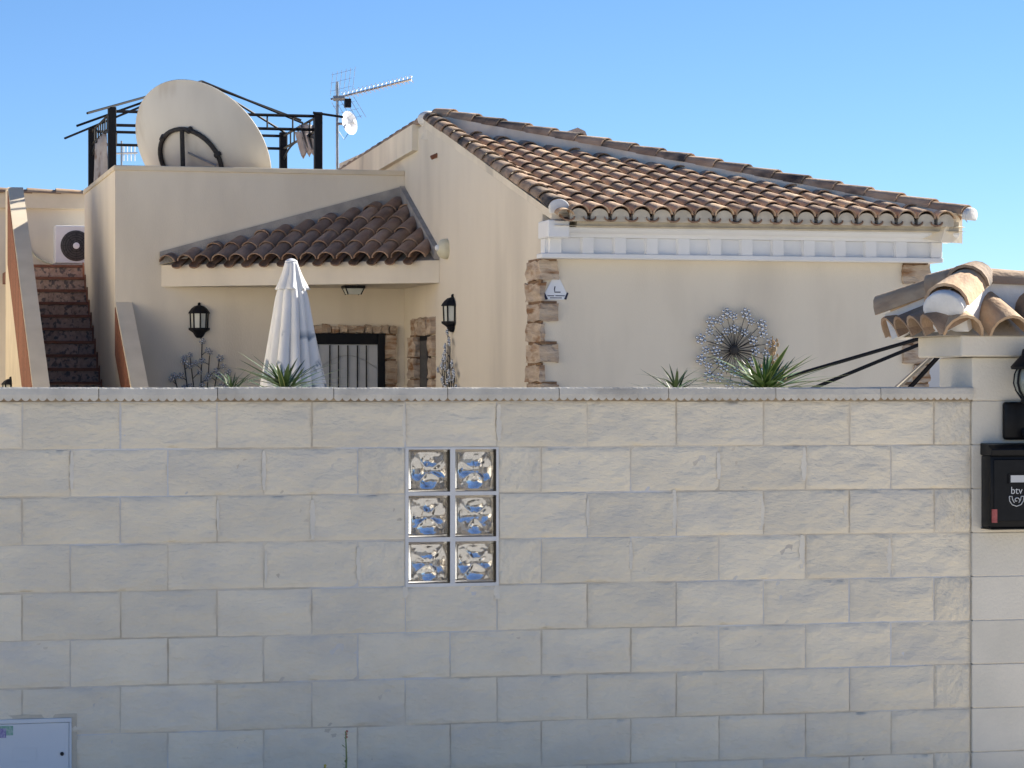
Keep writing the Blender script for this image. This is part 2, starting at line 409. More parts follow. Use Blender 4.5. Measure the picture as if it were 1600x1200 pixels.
# glass blocks
mortar = MB()
gx = [(atY(638, 0, WY).x, atY(703, 0, WY).x), (atY(711, 0, WY).x, atY(775, 0, WY).x)]
gz = [(atY(705, y1, WY).z, atY(705, y0, WY).z) for (y0, y1) in ((702, 768), (774, 839), (846, 911))]
xs = [GX0, gx[0][0], gx[0][1], gx[1][0], gx[1][1], GX1]
zs = [GZ1, gz[0][1], gz[0][0], gz[1][1], gz[1][0], gz[2][1], gz[2][0], GZ0]
for a in (0, 2, 4): mortar.box(xs[a], xs[a+1], WY - .006, WY + .15, GZ0, GZ1)
for a in (1, 3):
    for b in (0, 2, 4, 6): mortar.box(xs[a], xs[a+1], WY - .006, WY + .15, zs[b+1], zs[b])
mortar.build('white_joint', M['pale_mortar'], wall)
def petal(x, z, s):
    # relief of a pressed flower: lobes radiating from the middle, x,z in -1..1
    r = math.hypot(x, z); w = math.atan2(z, x)
    lob = abs(math.cos(2 * w + .35 * math.sin(3 * w + s)))
    v = lob * math.exp(-((r - .55) / .33) ** 2) + .5 * math.exp(-(r / .2) ** 2)
    return v + .2 * noise.noise(Vector((x * 3, z * 3, s))) + .10 * noise.noise(Vector((x * 7, z * 7, s + 4)))
for ci, (x0, x1) in enumerate(gx):
    for ri, (z0, z1) in enumerate(gz):
        s = ci * 3.1 + ri * 1.7
        fr = MB(); t = .012
        fr.box(x0, x1, WY - .002, WY + .08, z0, z0 + t); fr.box(x0, x1, WY - .002, WY + .08, z1 - t, z1)
        fr.box(x0, x0 + t, WY - .002, WY + .08, z0 + t, z1 - t); fr.box(x1 - t, x1, WY - .002, WY + .08, z0 + t, z1 - t)
        gb = fr.build('glass_block', M['glass'], wall)
        pn = MB(); n = 36
        xa, xb, za, zb = x0 + t, x1 - t, z0 + t, z1 - t
        def front(a, b): return (xa + (xb - xa) * a, WY + .004, za + (zb - za) * b)
        def inner(a, b):
            e = min(1, min(a, 1 - a, b, 1 - b) / .08)
            return (xa + (xb - xa) * a, WY + .012 + .021 * e * petal(2*a - 1, 2*b - 1, s), za + (zb - za) * b)
        pn.grid(front, n, n); pn.grid(inner, n, n)
        i = (n + 1) ** 2
        ring = list(range(n + 1)) + [b*(n+1) + n for b in range(1, n+1)] + [n*(n+1) + a for a in range(n-1, -1, -1)] + [b*(n+1) for b in range(n-1, 0, -1)]
        for k in range(len(ring)):
            a, b = ring[k], ring[(k+1) % len(ring)]
            pn.f.append((a, b, i + b, i + a))
        pn.build('patterned_pane', M['glass'], gb, smooth=60)
        def back(a, b):
            e = min(1, min(a, 1 - a, b, 1 - b) / .08)
            return (xa + (xb - xa) * a, WY + .066 - .010 * e * petal(1 - 2*a, 2*b - 1, s + 2), za + (zb - za) * b)
        pb = MB(); pb.grid(back, n, n); pb.grid(lambda a, b: (xa + (xb - xa) * a, WY + .074, za + (zb - za) * b), n, n)
        for k in range(len(ring)):
            a, b = ring[k], ring[(k+1) % len(ring)]
            pb.f.append((a, b, i + b, i + a))
        pb.build('back_pane', M['glass'], gb, smooth=60)

# ------------------------------------------------------------------ barrel tiles
def tile_mesh(name, m, L=.47, r0=.098, r1=.078, th=.013, n=8, h=.82):
    mb = MB()
    for (y, r) in ((0, r0), (L, r1)):
        for q in (r, r - th):
            for k in range(n + 1):
                w = math.pi * k / n
                mb.v.append((q * math.cos(w), y, q * math.sin(w) * h))
    m1 = n + 1
    for k in range(n):
        mb.f.append((k, k + 1, 2*m1 + k + 1, 2*m1 + k))                    # outer
        mb.f.append((m1 + k + 1, m1 + k, 3*m1 + k, 3*m1 + k + 1))          # inner
        mb.f.append((k + 1, k, m1 + k, m1 + k + 1))                        # lower end
        mb.f.append((2*m1 + k, 2*m1 + k + 1, 3*m1 + k + 1, 3*m1 + k))      # upper end
    for k in (0, n):
        mb.f.append((k, m1 + k, 3*m1 + k, 2*m1 + k))
    return mb.mesh(name, m, smooth=50)
TILE = {k: tile_mesh('tile', M[k]) for k in ('tile', 'tile_dark', 'tile_red', 'tile_pale')}
TILE_L = .47
trng = random.Random(11)
def frame(o, ax, up):
    ax = Vector(ax).normalized(); up = Vector(up).normalized(); nz = ax.cross(up).normalized()
    return Matrix(((ax.x, up.x, nz.x, o[0]), (ax.y, up.y, nz.y, o[1]), (ax.z, up.z, nz.z, o[2]), (0, 0, 0, 1)))
def column(parent, o, ax, up, length, kind='tile', exp=.40, lift=.045, wide=1.0, name='tile', first=True, jit=1.0, tall=None):
    # overlapping cover tiles from the eave point o up the slope for 'length'
    up = Vector(up).normalized(); nz = Vector(ax).normalized().cross(up).normalized(); s = 0.0
    while s < length - .06:
        L = min(TILE_L, length - s)
        base = Vector(o) + up * s + nz * lift
        mt = frame(base, ax, up) @ Matrix.Rotation(-.03, 4, 'X') @ Matrix.Rotation(jit * trng.uniform(-.025, .025), 4, 'Z') @ Matrix.Rotation(jit * trng.uniform(-.05, .05), 4, 'Y')
        mt = mt @ Matrix.Translation((jit * trng.uniform(-.004, .004), jit * trng.uniform(-.008, .008), .012)) @ Matrix.Diagonal((wide, L / TILE_L, tall or wide, 1))
        kk = kind if isinstance(kind, str) else trng.choices(kind[0], kind[1])[0]
        inst(name, TILE[kk], parent, mt)
        s += exp
def channels(o, ax, up, n, pitch, lens, depth=.032, prot=.06):
    # the concave under-tiles between the covers, one joined sheet per roof
    mb = MB(); ax = Vector(ax).normalized(); up = Vector(up).normalized(); nz = ax.cross(up).normalized()
    for k in range(n):
        L = lens[k]
        if L <= .1: continue
        c = Vector(o) + ax * (pitch * k)
        for th in (0, -.015):
            i = len(mb.v)
            for (s, zz) in ((-prot, 0), (L, 0)):
                for j in range(7):
                    w = math.pi * j / 6
                    mb.v.append(tuple(c + ax * (-.060 * math.cos(w)) + up * s + nz * (.026 - depth * math.sin(w) + th)))
            for j in range(6): mb.f.append((i + j, i + j + 1, i + 7 + j + 1, i + 7 + j))
            if th == 0: i_top = i
        for j in range(6): mb.f.append((i_top + j, i_top + j + 1, i + j + 1, i + j))
    return mb

# ------------------------------------------------------------------ the house
XG, YF = 6.5, 25.0                                   # gable wall plane, facade plane
YB = atX(632, 400, XG).y                             # front of the flat-roofed wing
XR = atY(1447, 500, YF).x                            # right corner of the facade
XL = atY(180, 400, YB).x                             # left side of the wing
YBACK = atX(530, 240, XG).y
YE, ZE, SL, SLV = 24.55, 3.262, .229, .243                      # main eave
YA = atX(660, 180, XG).y                             # apex
ZA = ZE + SL * (YA - YE); ZV = ZE + SLV * (YA - YE)   # roof surface and raised verge at the apex
XE = 10.66                                           # right eave
house = thing('villa', (8.0, 28.0, 0), 'cream rendered villa with hipped clay tile roof, white dentil cornice and flat-roofed wing', 'house')
zr = lambda y: ZE + SLV * (y - YE)
w_ = MB(); w_.prism([(XG, YF, 0), (XG, YF, zr(YF) - .02), (XG, YA, ZV - .02), (XG, YBACK, ZV - .02), (XG, YBACK, 0)], (.25, 0, 0))
w_.build('gable_wall', M['plaster'], house)
MB().box(XG + .25, XR, YF, YF + .25, 0, 3.2).build('front_wall', M['plaster'], house)
MB().box(XR - .25, XR, YF + .25, YBACK, 0, 3.2).build('side_wall', M['plaster'], house)
MB().box(XG + .25, XR - .25, YBACK - .25, YBACK, 0, 3.2).build('rear_wall', M['plaster'], house)
# raised band along the level ridge behind the apex
b0 = atX(654, 190, XG).y
zbt = lambda y: ZV + .02 - .035 * (y - b0)
bd = MB(); bd.prism([(XG - .07, b0 + .02, zbt(b0) - .30), (XG - .07, b0 + .02, zbt(b0) + .0), (XG - .07, YBACK + .08, zbt(YBACK)), (XG - .07, YBACK + .08, zbt(YBACK) - .30)], (.45, 0, 0))
bd.build('verge_band', M['verge'], house)

roof = MB()
HIPY = lambda x: YA - (x - XG) * (YA - YE) / (XE - XG)
roof.poly([(XG + .02, YE + .05, ZE - .02), (XE, YE + .05, ZE - .02), (XG + .02, YA, ZA - .02)])
roof.poly([(XE, YE + .05, ZE - .02), (XE, YBACK, ZE - .02), (XG + .02, YBACK, ZA - .02), (XG + .02, YA, ZA - .02)])
roof.poly([(XG + .02, YE + .05, ZE - .06), (XE, YE + .05, ZE - .06), (XE, YBACK, ZE - .06), (XG + .02, YBACK, ZE - .06)])
roof_o = roof.build('roof', M['mortar_cream'], house, recalc=False)
upv = Vector((0, 1, SL)).normalized(); SLK = math.sqrt(1 + SL * SL)
PT = .2055
xs0 = XG + .235
ncol = 0
lens = []
xk = xs0
mixm = (('tile', 'tile_pale'), (.82, .18))
while xk < XE - .06:
    Ls = (HIPY(xk) - YE) * SLK
    column(roof_o, (xk, YE, ZE), (1, 0, 0), upv, max(Ls - .15, .16), mixm)
    lens.append((HIPY(xk - PT / 2) - YE) * SLK); xk += PT; ncol += 1
ch = channels((xs0 - PT / 2, YE, ZE), (1, 0, 0), upv, ncol, PT, lens, prot=.02)
props(ch.build('channel_tiles', M['channel'], roof_o, smooth=60, recalc=False), kind='stuff')
# mortar plugs under the eave covers
pl = MB()
for k in range(ncol):
    x = xs0 + PT * k
    pts = [(x + .083 * math.cos(math.pi * j / 8), YE + .008, ZE + .035 + .066 * math.sin(math.pi * j / 8)) for j in range(9)] + [(x - .083, YE + .008, ZE - .02), (x + .083, YE + .008, ZE - .02)]
    pl.prism(pts, (0, .08, 0))
props(pl.build('eave_mortar', M['mortar_cream'], roof_o), kind='stuff')
# right-hand slope, seen only from the side: one ribbed sheet
rs = MB(); nrib = 48
def rfn(a, b):
    y = YE + (YBACK - YE) * a
    xh = XG + .1 if y > YA else XG + (YA - y) / (YA - YE) * (XE - XG)
    x = XE + (xh - XE) * b
    z = ZE + (ZA - ZE) * (XE - x) / (XE - XG)
    return (x, y, z + .02 + .06 * abs(math.sin(math.pi * (y - YE) / .21)))
rs.grid(rfn, nrib * 8, 4)
props(rs.build('side_slope_tiles', M['channel'], roof_o, smooth=50), kind='stuff')
# hip: mortar upstand and hip tiles
A = Vector((XG + .12, YA - .12, ZV - .03)); H = Vector((XE - .02, YE + .03, ZE - .035)); hd = (H - A).normalized(); hl = (H - A).length
side = hd.cross(Vector((0, 0, 1))).normalized(); hup = side.cross(hd).normalized()
hp = MB()
def hsec(p): return [p - side * .20 - hup * .16, p - side * .105 + hup * .135, p + side * .105 + hup * .135, p + side * .20 - hup * .16]
hp.prism([tuple(q) for q in hsec(A)], hd * (hl - .12))
hp.build('hip_mortar', M['verge'], roof_o)
column(roof_o, H + hup * .075 - hd * .0, -side, -hd, hl, (('tile_dark', 'tile'), (.6, .4)), exp=.385, lift=.05, wide=1.22, name='hip_tile', jit=.5)
# plug of white mortar that closes the hip's end
def plug(parent, c, ax, up_, out, r, name='mortar_plug', h=.85, below=.5):
    ax = Vector(ax).normalized(); up_ = Vector(up_).normalized(); out = Vector(out).normalized(); mb = MB()
    pts = [Vector(c) + ax * (r * math.cos(math.pi * j / 12)) + up_ * (r * h * math.sin(math.pi * j / 12)) for j in range(13)]
    pts += [Vector(c) - ax * r * .9 - up_ * r * below, Vector(c) + ax * r * .9 - up_ * r * below]
    mb.prism([tuple(p) for p in pts], out * .06)
    return mb.build(name, M['mortar_white'], parent, bevel=.012, seg=2, smooth=60)
plug(roof_o, H + hup * .125 + hd * .0, side, hup, hd, .104, below=.35)
# verge: raised cover tiles down the gable edge
vg = MB(); vg.prism([(XG + .001, YE + .12, ZE + .0), (XG + .001, YE + .12, ZE + .075), (XG + .001, YA, ZV + .075), (XG + .001, YA, ZA - .05)], (.17, 0, 0))
vg.build('verge_mortar', M['verge'], roof_o)
column(roof_o, (XG + .075, YE + .16, zr(YE + .16) + .035), (1, 0, 0), (0, 1, SLV), (YA - YE - .16) * SLK, (('tile_dark', 'tile'), (.6, .4)), exp=.40, lift=.04, wide=1.12, name='verge_tile', jit=.6)
plug(roof_o, (XG + .075, YE + .16, zr(YE + .16) + .075), (1, 0, 0), (0, 0, 1), (0, -1, 0), .098, below=.6, h=.8)
inst('corner_tile', TILE['tile_pale'], roof_o, frame((XG + .10, YE - .02, ZE + .035), (1, 0, 0), upv) @ Matrix.Diagonal((.9, .5, .7, 1)))
# apex lump and ridge tiles running back over the band
ap = MB(); ap.ball((XG + .07, YA + .0, ZV + .06), .13, 12, 8, (1, 1, .75)); ap.build('apex_mortar', M['mortar_white'], roof_o, smooth=80)
column(roof_o, (XG + .10, YBACK + .05, zbt(YBACK) - .015), (-1, 0, 0), (0, -1, .035), YBACK - YA - .05, (('tile_dark', 'tile'), (.5, .5)), exp=.39, lift=.0, wide=1.5, name='ridge_tile', jit=.5)
# small chimney beyond the hip
cpt = atY(893, 215, 30.6)
cm = MB(); cm.box(cpt.x - .12, cpt.x + .12, 30.5, 30.85, ZE, cpt.z - .02)
ch_o = cm.build('chimney', M['plaster'], roof_o)
cc = MB(); cc.prism([(cpt.x - .20, 30.4, cpt.z - .03), (cpt.x + .02, 30.4, cpt.z + .10), (cpt.x + .11, 30.4, cpt.z + .06), (cpt.x + .16, 30.4, cpt.z - .05)], (0, .5, 0))
cc.build('chimney_hood', M['mortar'], roof_o)

# cornice
CZ0, CZ1, CZ2, CZ3, CZ4 = 2.905, 2.95, 3.105, 3.125, 3.192
XC0, XC1 = XG - .06, XR + .10
crn = MB()
YC = YF - .16
crn.box(XC0, XC1, YC - .035, YF - .001, CZ0, CZ1)                    # bottom slab
crn.box(XC0 + .04, XC1 - .01, YC + .020, YF - .001, CZ1 - .001, CZ2 + .001)
crn.box(XR, XC1, YF - .0005, YBACK, CZ0, CZ1); crn.box(XR, XC1 - .03, YF - .0005, YBACK, CZ1, CZ4)
crn.box(XC1 - .12, XC1 - .005, YC - .024, YF - .002, CZ1 + .001, CZ2 - .001)        # recessed field
cornice = crn.build('cornice', M['white'], house, bevel=.006)
cr2 = MB(); x0, x1 = XC0 + .03, XC1 + .12
prof = [(0, CZ2), (YC - .035, CZ2), (YC - .045, CZ2 + .035), (YC - .09, CZ3 + .012), (YC - .13, CZ3 + .03), (YC - .15, CZ4 - .02), (YC - .15, CZ4)]
pp = [(x0, YF - .001, CZ2)] + [(x0, y, z) for (y, z) in prof[1:]] + [(x0, YF - .001, CZ4)]
cr2.prism(pp, (x1 - x0, 0, 0)); cr2.build('crown_moulding', M['white'], cornice)
MB().box(XC1 - .031, XC1 + .119, YF - .002, YBACK, CZ2 + .03, CZ4 - .001).build('crown_return', M['white'], cornice)
dent_x = [atY(px, 380, YC).x for px in (893, 945, 996, 1046, 1095, 1145, 1194, 1242, 1290, 1337, 1384, 1431)]
pit = (dent_x[-1] - dent_x[0]) / 11
for k in range(-1, 11):
    c = dent_x[0] + pit * (k - .5) + pit * .5 + pit * .5
    x0_, x1_ = c - .055, c + .055
    x0_ = max(x0_, XC0); x1_ = min(x1_, XC1)
    d = MB(); d.prism([(x0_ - .015, YC + .021, CZ1 + .001), (x1_ + .015, YC + .021, CZ1 + .001), (x1_, YC - .02, CZ1 + .001), (x0_, YC - .02, CZ1 + .001)], (0, 0, CZ2 - CZ1 - .002))
    d.build('dentil', M['white'], cornice)
rk = MB(); rk.box(XG - .04, XG + .17, YE + .09, YF + .02, 3.09, ZE - .005); rk.build('corner_block', M['white'], house, bevel=.01)
MB().box(XG + .24, XE - .06, YE + .08, YF, CZ4 + .001, ZE + .03).build('eave_bed', M['mortar_cream'], house)

# rustic stones round corners and openings
def stone(parent, x0, x1, y0, y1, z0, z1, seed, name='quoin_stone', m='stone'):
    bm = bmesh.new(); bmesh.ops.create_cube(bm, size=1)
    bmesh.ops.subdivide_edges(bm, edges=list(bm.edges), cuts=4, use_grid_fill=True)
    c = Vector(((x0+x1)/2, (y0+y1)/2, (z0+z1)/2)); d = Vector((x1-x0, y1-y0, z1-z0))
    for v in bm.verts:
        p = Vector((v.co.x * d.x, v.co.y * d.y, v.co.z * d.z))
        n_ = noise.noise_vector(p * 11 + Vector((seed * 3.3, seed, 0))) * .020 + noise.noise_vector(p * 34 + Vector((seed, 0, 0))) * .011
        v.co = c + p + n_
    me = bpy.data.meshes.new(name); bm.to_mesh(me); bm.free(); me.materials.append(M[m])
    return inst(name, me, parent, Matrix())
zq = [atY(850, y, YF).z for y in (404, 438, 471, 502, 534, 567, 597)]
zq += [zq[-1] - .2 * k for k in range(1, 8)]
for k in range(len(zq) - 1):
    long_ = k % 2 == 0
    g0 = .55 if long_ else .58; fx = .15 if long_ else .015
    z1, z0 = zq[k] - .022, zq[k + 1] + .004
    if z1 < .05: break
    z0 = max(z0, 0.0)
    stone(house, XG - .035, XG + fx, YF - .035, YF + g0 - .05, z0, z1, k)
    MB().box(XG - .018, XG + fx - .015, YF - .018, YF + g0 - .07, z1 - .004, z1 + .026).build('stone_joint', M['stone_joint'], house)
    fl = .26 if long_ else .14
    stone(house, XR - fl, XR + .03, YF - .035, YF + .3, z0, z1, k + 40)
    MB().box(XR - fl + .015, XR + .015, YF - .018, YF + .28, z1 - .004, z1 + .026).build('stone_joint', M['stone_joint'], house)

# flat-roofed wing
ZP = atY(180, 258, YB).z; ZT = 3.28
YBB = atX(132, 400, XL).y
MB().box(XL, XG - .001, YB, YB + .2, 0, ZP - .06).build('wing_front_wall', M['plaster'], house)
MB().box(XL, XL + .2, YB + .2, YBB, 0, ZP - .06).build('wing_side_wall', M['plaster'], house)
MB().box(XL + .2, XG - .001, YB + .2, YBACK, ZT - .2, ZT).build('terrace_slab', M['terracotta'], house)
MB().box(XL - .02, XG - .002, YB - .025, YB + .22, ZP - .06, ZP).build('parapet_coping', M['plaster2'], house, bevel=.008)
MB().box(XL - .02, XL + .22, YB + .22, YBB + .01, ZP - .06, ZP).build('parapet_coping', M['plaster2'], house, bevel=.008)

# porch canopy across the inner corner
PL = Vector((atY(252, 420, YB).x, YB, 0)); PR = Vector((XG, atX(687, 420, XG).y, 0))
e = (PR - PL).normalized(); el = (PR - PL).length; inn = Vector((-e.y, e.x, 0))
FZ0, FZ1 = 2.85, 3.10
cn = MB(); IC = Vector((XG, YB, 0))
def z_(p, z): return (p.x, p.y, z)
cn.prism([z_(PL + Vector((0, -.002, 0)), FZ0), z_(PR + Vector((-.002, 0, 0)), FZ0), (XG - .002, YB - .002, FZ0)], (0, 0, FZ1 - FZ0))
canopy = cn.build('porch_canopy', M['plaster'], house)
PS = .47; uc = (inn + Vector((0, 0, PS))).normalized(); PSK = math.sqrt(1 + PS * PS)
pc = .222; npc = 15
clens = []
def clen(s):
    p = PL + e * s
    t1 = (YB - p.y) / inn.y; t2 = (XG - p.x) / inn.x
    return min(t1, t2)
rp = MB()
T0 = FZ1 + .01
OV = .07
tip = (IC - PL).dot(inn)
rp.prism([z_(PL, FZ1 + .001), z_(PR, FZ1 + .001), (XG - .003, YB - .003, T0 + PS * tip)], (0, 0, -.0005))
rp.build('canopy_bed', M['mortar'], canopy)
for k in range(npc):
    s = .13 + pc * k
    Lc = clen(s)
    o = PL + e * s - inn * OV + Vector((0, 0, T0 - PS * OV + .0))
    column(canopy, o, e, uc, max((Lc + OV) * PSK - .05, .13), 'tile_red', exp=.36, lift=.05, wide=1.06)
    clens.append((clen(max(s - pc / 2, .01)) + OV) * PSK - .03)
cchan = channels(PL + e * (.13 - pc / 2) - inn * OV + Vector((0, 0, T0 - PS * OV)), e, uc, npc, pc, clens, prot=.02)
props(cchan.build('channel_tiles', M['channel'], canopy, smooth=60, recalc=False), kind='stuff')
# cement flashing where the tiles meet the walls
zl = lambda p: T0 + PS * (p - PL).dot(inn)
fl = MB()
a0, a1 = PL + Vector((-.02, 0, 0)), IC
fl.prism([(a0.x, YB - .001, zl(a0) + .0), (a1.x - .01, YB - .001, zl(a1) + .0), (a1.x - .01, YB - .001, zl(a1) + .20), (a0.x, YB - .001, zl(a0) + .15)], (0, -.06, 0))
fl.build('flashing', M['mortar'], canopy)
fl = MB(); c0 = PR
fl.prism([(XG - .001, c0.y, zl(c0)), (XG - .001, YB - .01, zl(IC)), (XG - .001, YB - .01, zl(IC) + .20), (XG - .001, c0.y, zl(c0) + .12)], (-.06, 0, 0))
fl.build('flashing', M['mortar'], canopy)

# barred door on the wing, stone surround
dx0, dx1 = atY(484, 560, YB).x, atY(600, 560, YB).x
dzt = atY(540, 521, YB).z
df = MB(); y0 = YB - .07
ft = .085
df.box(dx0, dx0 + ft, y0, YB - .001, .02, dzt); df.box(dx1 - ft, dx1, y0, YB - .001, .02, dzt); df.box(dx0 + ft, dx1 - ft, y0, YB - .001, dzt - .13, dzt)
door = df.build('door', M['black'], house, bevel=.006)
MB().box(dx0 + ft, dx1 - ft, YB - .035, YB - .002, .02, dzt - .13).build('door_panel', M['door_panel'], door)
for px in (514, 527.5, 542, 557, 571):
    x = atY(px, 560, YB).x
    b_ = MB(); b_.tube([(x, y0 + .012, .05), (x, y0 + .012, dzt - .14)], .008, 6); b_.build('bar', M['black'], door)
# thin scroll behind the bars
sc_ = MB(); pts = [(dx0 + ft + (dx1 - dx0 - 2 * ft) * t, y0 + .024, dzt - .42 + .16 * math.sin(math.pi * t)) for t in [k / 14 for k in range(15)]]
sc_.tube(pts, .003, 5); sc_.build('scroll_bar', M['grey_metal'], door)
sx1 = atY(620, 560, YB).x; szt = atY(540, 508, YB).z
nls = 11
for k in range(nls):
    a = dx0 - .05 + (sx1 - dx0 + .05) * k / nls; b = a + (sx1 - dx0 + .05) / nls - .008
    stone(house, a, b, YB - .06, YB + .02, dzt + .004, szt + random.uniform(-.015, .015), k + 80, 'lintel_stone')
for k in range(7):
    z1 = dzt - .006 - .30 * k; z0 = z1 - .28
    if z1 < .1: break
    stone(house, dx1 + .004, sx1 + random.uniform(-.02, .01), YB - .06, YB + .02, max(z0, .02), z1 - .02, k + 100, 'jamb_stone')
    MB().box(dx1 + .012, sx1 - .02, YB - .045, YB, z1 - .024, z1 + .008).build('stone_joint', M['stone_joint'], house)

# narrow window in the gable wall with stone surround
wy0, wy1 = atX(674, 560, XG).y, atX(660, 560, XG).y
wzt = atX(668, 524, XG).z
MB().box(XG - .03, XG - .001, wy0, wy1, 1.0, wzt).build('window', M['black'], house)
MB().box(XG - .04, XG - .031, wy0 + .06, wy1 - .06, 1.06, wzt - .06).build('window_pane', M['fan'], house)
sy0, sy1 = atX(681, 560, XG).y, atX(649.5, 560, XG).y
for k in range(6):
    z1 = wzt - .25 * k
    if z1 < .9: break
    stone(house, XG - .10, XG + .02, wy1 + .004, sy1, z1 - .235, z1 - .012, k + 120, 'jamb_stone')
    stone(house, XG - .05, XG + .02, sy0, wy0 - .004, z1 - .235, z1 - .012, k + 140, 'jamb_stone')
    MB().box(XG - .07, XG, wy1 + .02, sy1 - .02, z1 - .02, z1 + .01).build('stone_joint', M['stone_joint'], house)
for k in range(5):
    a = sy0 + (sy1 - sy0) * k / 5; b = a + (sy1 - sy0) / 5 - .008
    stone(house, XG - .07, XG + .02, a, b, wzt + .004, wzt + .19 + random.uniform(-.015, .015), k + 160, 'lintel_stone')
# little stub of pipe high on the gable
sp = atX(683, 244, XG); t_ = MB(); t_.tube([(XG - .07, sp.y, sp.z - .02), (XG + .02, sp.y, sp.z + .02)], .025, 8); t_.build('overflow_pipe', M['terracotta'], house, smooth=50)

# ------------------------------------------------------------------ outdoor stairs
stairs = thing('outdoor_staircase', (2.6, 32, 0), 'steep outside staircase with dark tiled risers climbing beside the villa wing', 'staircase')
RIS, GO = .17, .28
SX0, SX1 = 2.22, XL - .004
ytop = atX(131, 412, XL).y
for k in range(19):
    zt = ZT - RIS * k; yf = ytop - GO * k
    if zt - RIS < -.01: break
    st = MB(); st.box(SX0, SX1, yf + .03, yf + GO + .03, max(zt - RIS, 0) , zt - .035); s_o = st.build('step', M['stairtile'], stairs)
    MB().box(SX0, SX1, yf, yf + GO + .03, zt - .034, zt).build('nosing', M['nosing'], s_o)
    nt_ = 4; wv = (SX1 - SX0) / nt_
    for q in range(nt_):
        MB().box(SX0 + wv * q + .004, SX0 + wv * (q + 1) - .004, yf + .022, yf + .0295, max(zt - RIS, 0) + .006, zt - .04).build('riser_tile', M['stairtile'], s_o)
    MB().box(SX1 - .014, SX1, yf - GO * .2, yf - .001, zt - RIS, zt + .03).build('skirting_tile', M['nosing'], s_o)
# sloping parapet walls either side
YS0 = 29.75; ZS0 = 1.69; SLP = .56
zs = lambda y: ZS0 + SLP * (y - YS0)
LX0, LX1 = 2.03, 2.215
ytp = YS0 + (4.17 - ZS0) / SLP
lw = MB(); lw.prism([(LX0, YS0 - 2.9, 0), (LX0, YS0 - 2.9, zs(YS0 - 2.9)), (LX0, ytp, 4.17), (LX0, ytp + .5, 4.17), (LX0, ytp + .5, 0)], (LX1 - LX0, 0, 0))
lwall = lw.build('stair_wall', M['plaster2'], stairs)
def strip(parent, X, y_a, y_b, lo, hi, n):
    for k in range(n):
        a = y_a + (y_b - y_a) * k / n; b = y_a + (y_b - y_a) * (k + 1) / n - .006
        mb = MB(); mb.prism([(X - .008, a, zs(a) - hi), (X - .008, b, zs(b) - hi), (X - .008, b, zs(b) - lo), (X - .008, a, zs(a) - lo)], (.009, 0, 0))
        mb.build('brick_slip', M['terracotta'], parent)
strip(lwall, LX0, YS0 - 2.5, ytp - .02, .035, .95, 28)
rw = MB(); RX1 = XL + .19
zr0 = zs(YB - .002)
rw.prism([(XL + .001, YS0 - 2.9, 0), (XL + .001, YS0 - 2.9, zs(YS0 - 2.9)), (XL + .001, YB - .002, zr0), (XL + .001, YB - .002, 0)], (RX1 - XL, 0, 0))
rwall = rw.build('stair_wall', M['plaster2'], stairs)
strip(rwall, XL + .001, YS0 - 2.5, YB - .02, .05, .6, 16)

# ------------------------------------------------------------------ rear building with tiled edge, air conditioner
YN = 38.6
rb = thing('rear_building', (1.5, YN, 0), 'cream rear building with a tiled roof edge behind the top of the stairs', 'house')
zn = atY(80, 296, YN).z
MB().box(-1.5, XL + .6, YN, YN + 5, 0, zn - .28).build('wall', M['plaster'], rb)
MB().box(-1.5, XL + .6, YN - .09, YN + 5, zn - .28, zn - .03).build('fascia', M['plaster2'], rb, bevel=.01)
MB().box(-7, -1.2, 19.0, YN - .001, 0, 4.3).build('wall', M['plaster'], rb)  # unseen wing added here and below to bounce sunlight onto the gable wall
MB().box(-7.2, -1.05, 18.85, YN - .1, 4.3, 4.45).build('bounce_wing_slab', M['plaster2'], rb)
xx = -1.45
while xx < XL + .5:
    inst('ridge_tile', TILE[random.choice(['tile', 'tile_dark', 'tile_pale'])], rb, frame((xx, YN - .02, zn - .055), (0, -1, 0), (1, 0, .0)) @ Matrix.Rotation(-.03, 4, 'X') @ Matrix.Diagonal((1.3, 1, .9, 1)))
    xx += .40
ac0 = atY(86, 411, YN - .55); acx0 = ac0.x; acz0 = ac0.z; acz1 = atY(86, 352, YN - .55).z
ac = thing('air_conditioner', (acx0 + .4, YN - .4, acz0), 'white air conditioner outdoor unit with dark round fan at the top of the stairs', 'air conditioner')
MB().box(acx0, acx0 + .80, YN - .55, YN - .25, acz0, acz1).build('casing', M['whitepl'], ac, bevel=.015, seg=2)
fc = Vector((atY(119, 385, YN - .56).x, YN - .552, atY(119, 384, YN - .56).z))
RX = Matrix.Rotation(R(90), 4, 'X')
f_ = MB(); f_.lathe([(.215, -.001), (.215, .006), (.20, .012)], fc, 32, RX); fan = f_.build('fan_grille', M['fan'], ac, smooth=40)
for k in range(5):
    rr = .05 + .033 * k
    t_ = MB(); t_.tube([fc + Vector((rr * math.cos(w), -.016, rr * math.sin(w))) for w in [2 * math.pi * q / 24 for q in range(25)]], .003, 5); t_.build('grille_ring', M['black'], fan)
for k in range(8):
    w = math.pi * 2 * k / 8
    t_ = MB(); t_.tube([fc + Vector((0, -.018, 0)), fc + Vector((.2 * math.cos(w), -.018, .2 * math.sin(w)))], .003, 5); t_.build('grille_spoke', M['iron'], fan)
t_ = MB(); t_.lathe([(.045, 0), (.045, .03), (.035, .036)], fc + Vector((0, -.012, 0)), 16, RX); t_.build('hub', M['whitepl'], fan, smooth=40)
MB().box(acx0 - .02, acx0 + .82, YN - .5, YN - .3, ZT, acz0 - .001).build('stand', M['grey_metal'], ac)
MB().box(LX1 + .002, XL + .6, ytop + .26, YN - .001, ZT - .15, ZT - .001).build('upper_landing', M['nosing'], stairs)
